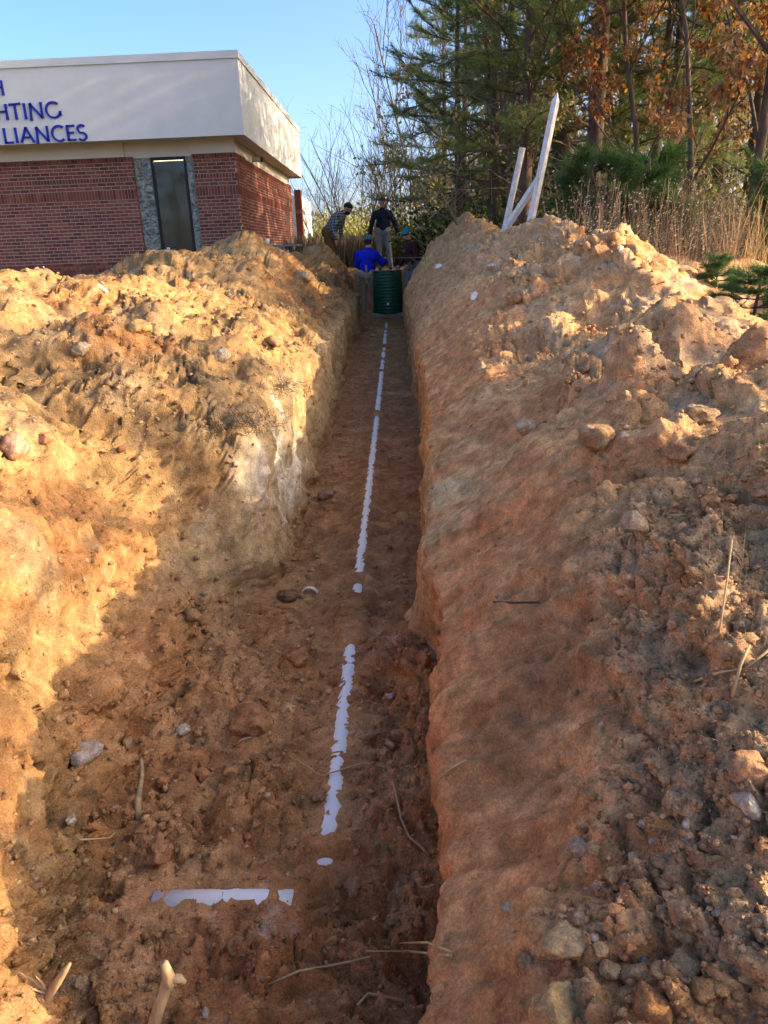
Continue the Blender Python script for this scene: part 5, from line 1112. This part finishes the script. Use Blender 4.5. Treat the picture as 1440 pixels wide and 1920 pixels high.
# tan tall grass behind the people and leaf litter in the wood: uncountable
def blades(name, n, region, h, pal, label, seed, wdt=.008):
    r = np.random.default_rng(seed); c = Cloud(); x, y = region(r, n); z = np.full(n, 1.2); hh = h*(.5+.7*r.random(n)); a = r.random(n)*6.28; dx, dy = np.cos(a)*wdt, np.sin(a)*wdt; lx, ly = r.normal(0, .16, n)*hh, r.normal(0, .16, n)*hh
    V_ = np.stack([np.stack([x-dx, y-dy, z], -1), np.stack([x+dx, y+dy, z], -1), np.stack([x+lx*.4+dx*.7, y+ly*.4+dy*.7, z+hh*.6], -1), np.stack([x+lx, y+ly, z+hh], -1)], 1).reshape(-1, 3)
    cc_ = np.repeat(np.array(pal)[r.integers(0, len(pal), n)]*(.7+.6*r.random((n, 1))), 4, 0); c.v = [V_]; c.c = [cc_]; o = c.build(name, MAT['dry'], k=4); tag(o, label, 'grass', kind='stuff'); return o
def reg_behind(r, n):
    y = 24.5+r.random(n)**1.3*14; px = 545+r.random(n)*290; return (px-738)/1500*y*1.0, y
blades('tall_dry_grass', 11000, reg_behind, .95, [(.30, .23, .12), (.22, .17, .09), (.36, .29, .16), (.17, .16, .07)], 'tall tan grass behind the people', 3, .006)
def reg_wood(r, n):
    y = 10.5+r.random(n)**1.2*22; px = 800+r.random(n)*700; x = (px-738)/1500*y; return np.maximum(x, np.interp(y, [10, 16, 19, 24], [4.0, 3.2, 2.0, .9])+r.random(n)*1.5), y
blades('undergrowth', 9000, reg_wood, .55, [(.20, .15, .07), (.13, .12, .04), (.26, .18, .09), (.10, .11, .035)], 'low mixed undergrowth on the wood floor', 4, .006)
def reg_lawn(r, n): return -6.5+r.random(n)*3.6, 9+r.random(n)*7.2
blades('lawn_grass', 3500, reg_lawn, .05, [(.12, .13, .045), (.22, .19, .08), (.09, .11, .03)], 'short worn grass between left heaps and the building', 6, .006)
# tangled brush fills the depth of the wood
def brush(name, n, seed, label):
    r = np.random.default_rng(seed); y = 14+r.random(n)*26; px = 790+r.random(n)*700; x = (px-738)/1500*y; z = 1.2+r.random(n)**1.4*3.6; d = r.normal(size=(n, 3)); d[:, 2] = np.abs(d[:, 2])*.9; d /= np.linalg.norm(d, axis=1, keepdims=True)
    L_ = .3+.9*r.random(n); P0 = np.stack([x, y, z], -1); P1 = P0+d*L_[:, None]; s_ = np.cross(d, r.normal(size=(n, 3))); s_ /= np.linalg.norm(s_, axis=1, keepdims=True); s_ *= .006
    V_ = np.stack([P0-s_, P0+s_, P1+s_*.5, P1-s_*.5], 1).reshape(-1, 3); c = Cloud(); c.v = [V_]; c.c = [np.repeat(np.array([(.26, .21, .15), (.20, .16, .11), (.34, .28, .18), (.15, .13, .06)])[r.integers(0, 4, n)], 4, 0)]
    o = c.build(name, MAT['dry'], k=4); tag(o, label, 'brush', kind='stuff')
brush('brush_tangle', 8000, 9, 'tangled twigs and vines filling the wood')
# far-off wood behind everything
def far_wood(seed, n, label):
    r = np.random.default_rng(seed); u = r.random(n); x = -30+u*95; y = 66+r.random(n)*16; top = 2.6+2.2*(vnoise(x*.12, 0*x, 0*x, 3)+1)+np.clip(x-1, 0, 30)*.32
    z = 1.2+r.random(n)**.8*top; d = r.normal(size=(n, 3)); d /= np.linalg.norm(d, axis=1, keepdims=True); e = np.cross(d, r.normal(size=(n, 3))); e /= np.linalg.norm(e, axis=1, keepdims=True); s_ = (.12+.22*r.random(n))[:, None]
    P0 = np.stack([x, y, z], -1); V_ = np.stack([P0, P0+d*s_+e*s_*.5, P0+d*s_*2, P0+d*s_-e*s_*.5], 1).reshape(-1, 3)
    pal = np.array([(.10, .11, .035), (.16, .14, .05), (.22, .17, .08), (.06, .08, .03), (.26, .22, .08)]); c = Cloud(); c.v = [V_]; c.c = [np.repeat(pal[r.integers(0, 5, n)]*(.7+.6*r.random((n, 1))), 4, 0)]
    o = c.build('distant_woods', MAT['leaf'], k=4); tag(o, label, 'woods', kind='stuff')
far_wood(13, 16000, 'low wood on the far side of the field')

# tall thin trees over the heap side of the wood, their shade streaks the fascia
b6_ = bare_tree(46, 15, .06, 'tall thin trunk standing high above the right heap', 3, .4, 1, 0, first=.2, nb=4); put(b6_, 1030, 20, 0)
for k, (px, Y, lab) in enumerate(((945, 18.2, 'tall thin trunk behind the short white pipe'), (1010, 22.5, 'tall thin trunk just behind the tall stake'), (900, 24.5, 'tall thin trunk at the corner of the wood'), (1140, 21, 'tall thin trunk right of the dark trunked pine'), (1080, 25, 'tall thin trunk deep behind the stake'), (1200, 23.5, 'tall thin trunk above the weeds, far back'), (985, 27, 'tall thin trunk deep behind the large pine'), (1270, 19.4, 'tall thin trunk beside the rusty young oak'))):
    o = copy_tree(b6_); put(o, px, Y, k*1.3, 1.0+.06*(k % 3)); tag(o, lab)
# the wood goes on to the right of the picture; its crowns shade parts of the left bank; pines behind the viewer show in the shop window
for k, (src, x, y, sc, lab) in enumerate(((p2_, 9.2, 3.5, 1.2, 'pine standing right of the picture beside the near bank'), (p3_, 8.6, 3.0, .85, 'second pine right of the picture near the bank'), (p3_, 9.9, 3.9, .9, 'third pine right of the picture near the bank'),
   (p2_, 8.6, 9.7, 1.0, 'pine right of the picture beyond the weeds'), (p3_, 10.5, 9.0, 1.1, 'bushy pine right of the picture beyond the weeds'), (p3_, 9.5, 12.0, 1.1, 'low branched pine right of the picture'), (p1, 11.5, 10.4, 1.0, 'pine farther right of the picture'),
   (p1, -12.5, -11, 1.0, 'pine behind the viewer mirrored in the shop window'), (p3_, -15, -9, 1.1, 'second pine behind the viewer mirrored in the window'), (p3_, -10, -13, 1.1, 'third pine behind the viewer mirrored in the window'))):
    o = copy_tree(src); o.location = (x, y, 1.2); o.rotation_euler = (0, 0, k*1.7); o.scale = (sc,)*3; tag(o, lab)

# alike plants told apart by their order in the picture
ORD = 'first second third fourth fifth sixth seventh eighth ninth tenth eleventh twelfth thirteenth fourteenth fifteenth sixteenth seventeenth eighteenth nineteenth twentieth twenty-first twenty-second twenty-third twenty-fourth twenty-fifth twenty-sixth twenty-seventh twenty-eighth twenty-ninth thirtieth'.split()
for grp, txt in (('thin bare trunks deep in the wood', 'thin bare trunk deep in the wood, %s of its kind from the left'), ('saplings in the understorey', 'tan leaved sapling under the pines, %s of its kind from the left'),
                 ('dry weeds before the wood', 'seeded dry weed before the wood, %s of its kind from the left'), ('golden grass tufts among the weeds', 'golden grass tuft among the weeds, %s from the left')):
    it = [o for o in COL.objects if o.parent is None and o.get('group') == grp]
    it.sort(key=lambda o: o.location.x/max(o.location.y, .1))
    for k, o in enumerate(it): o['label'] = txt % ORD[k]
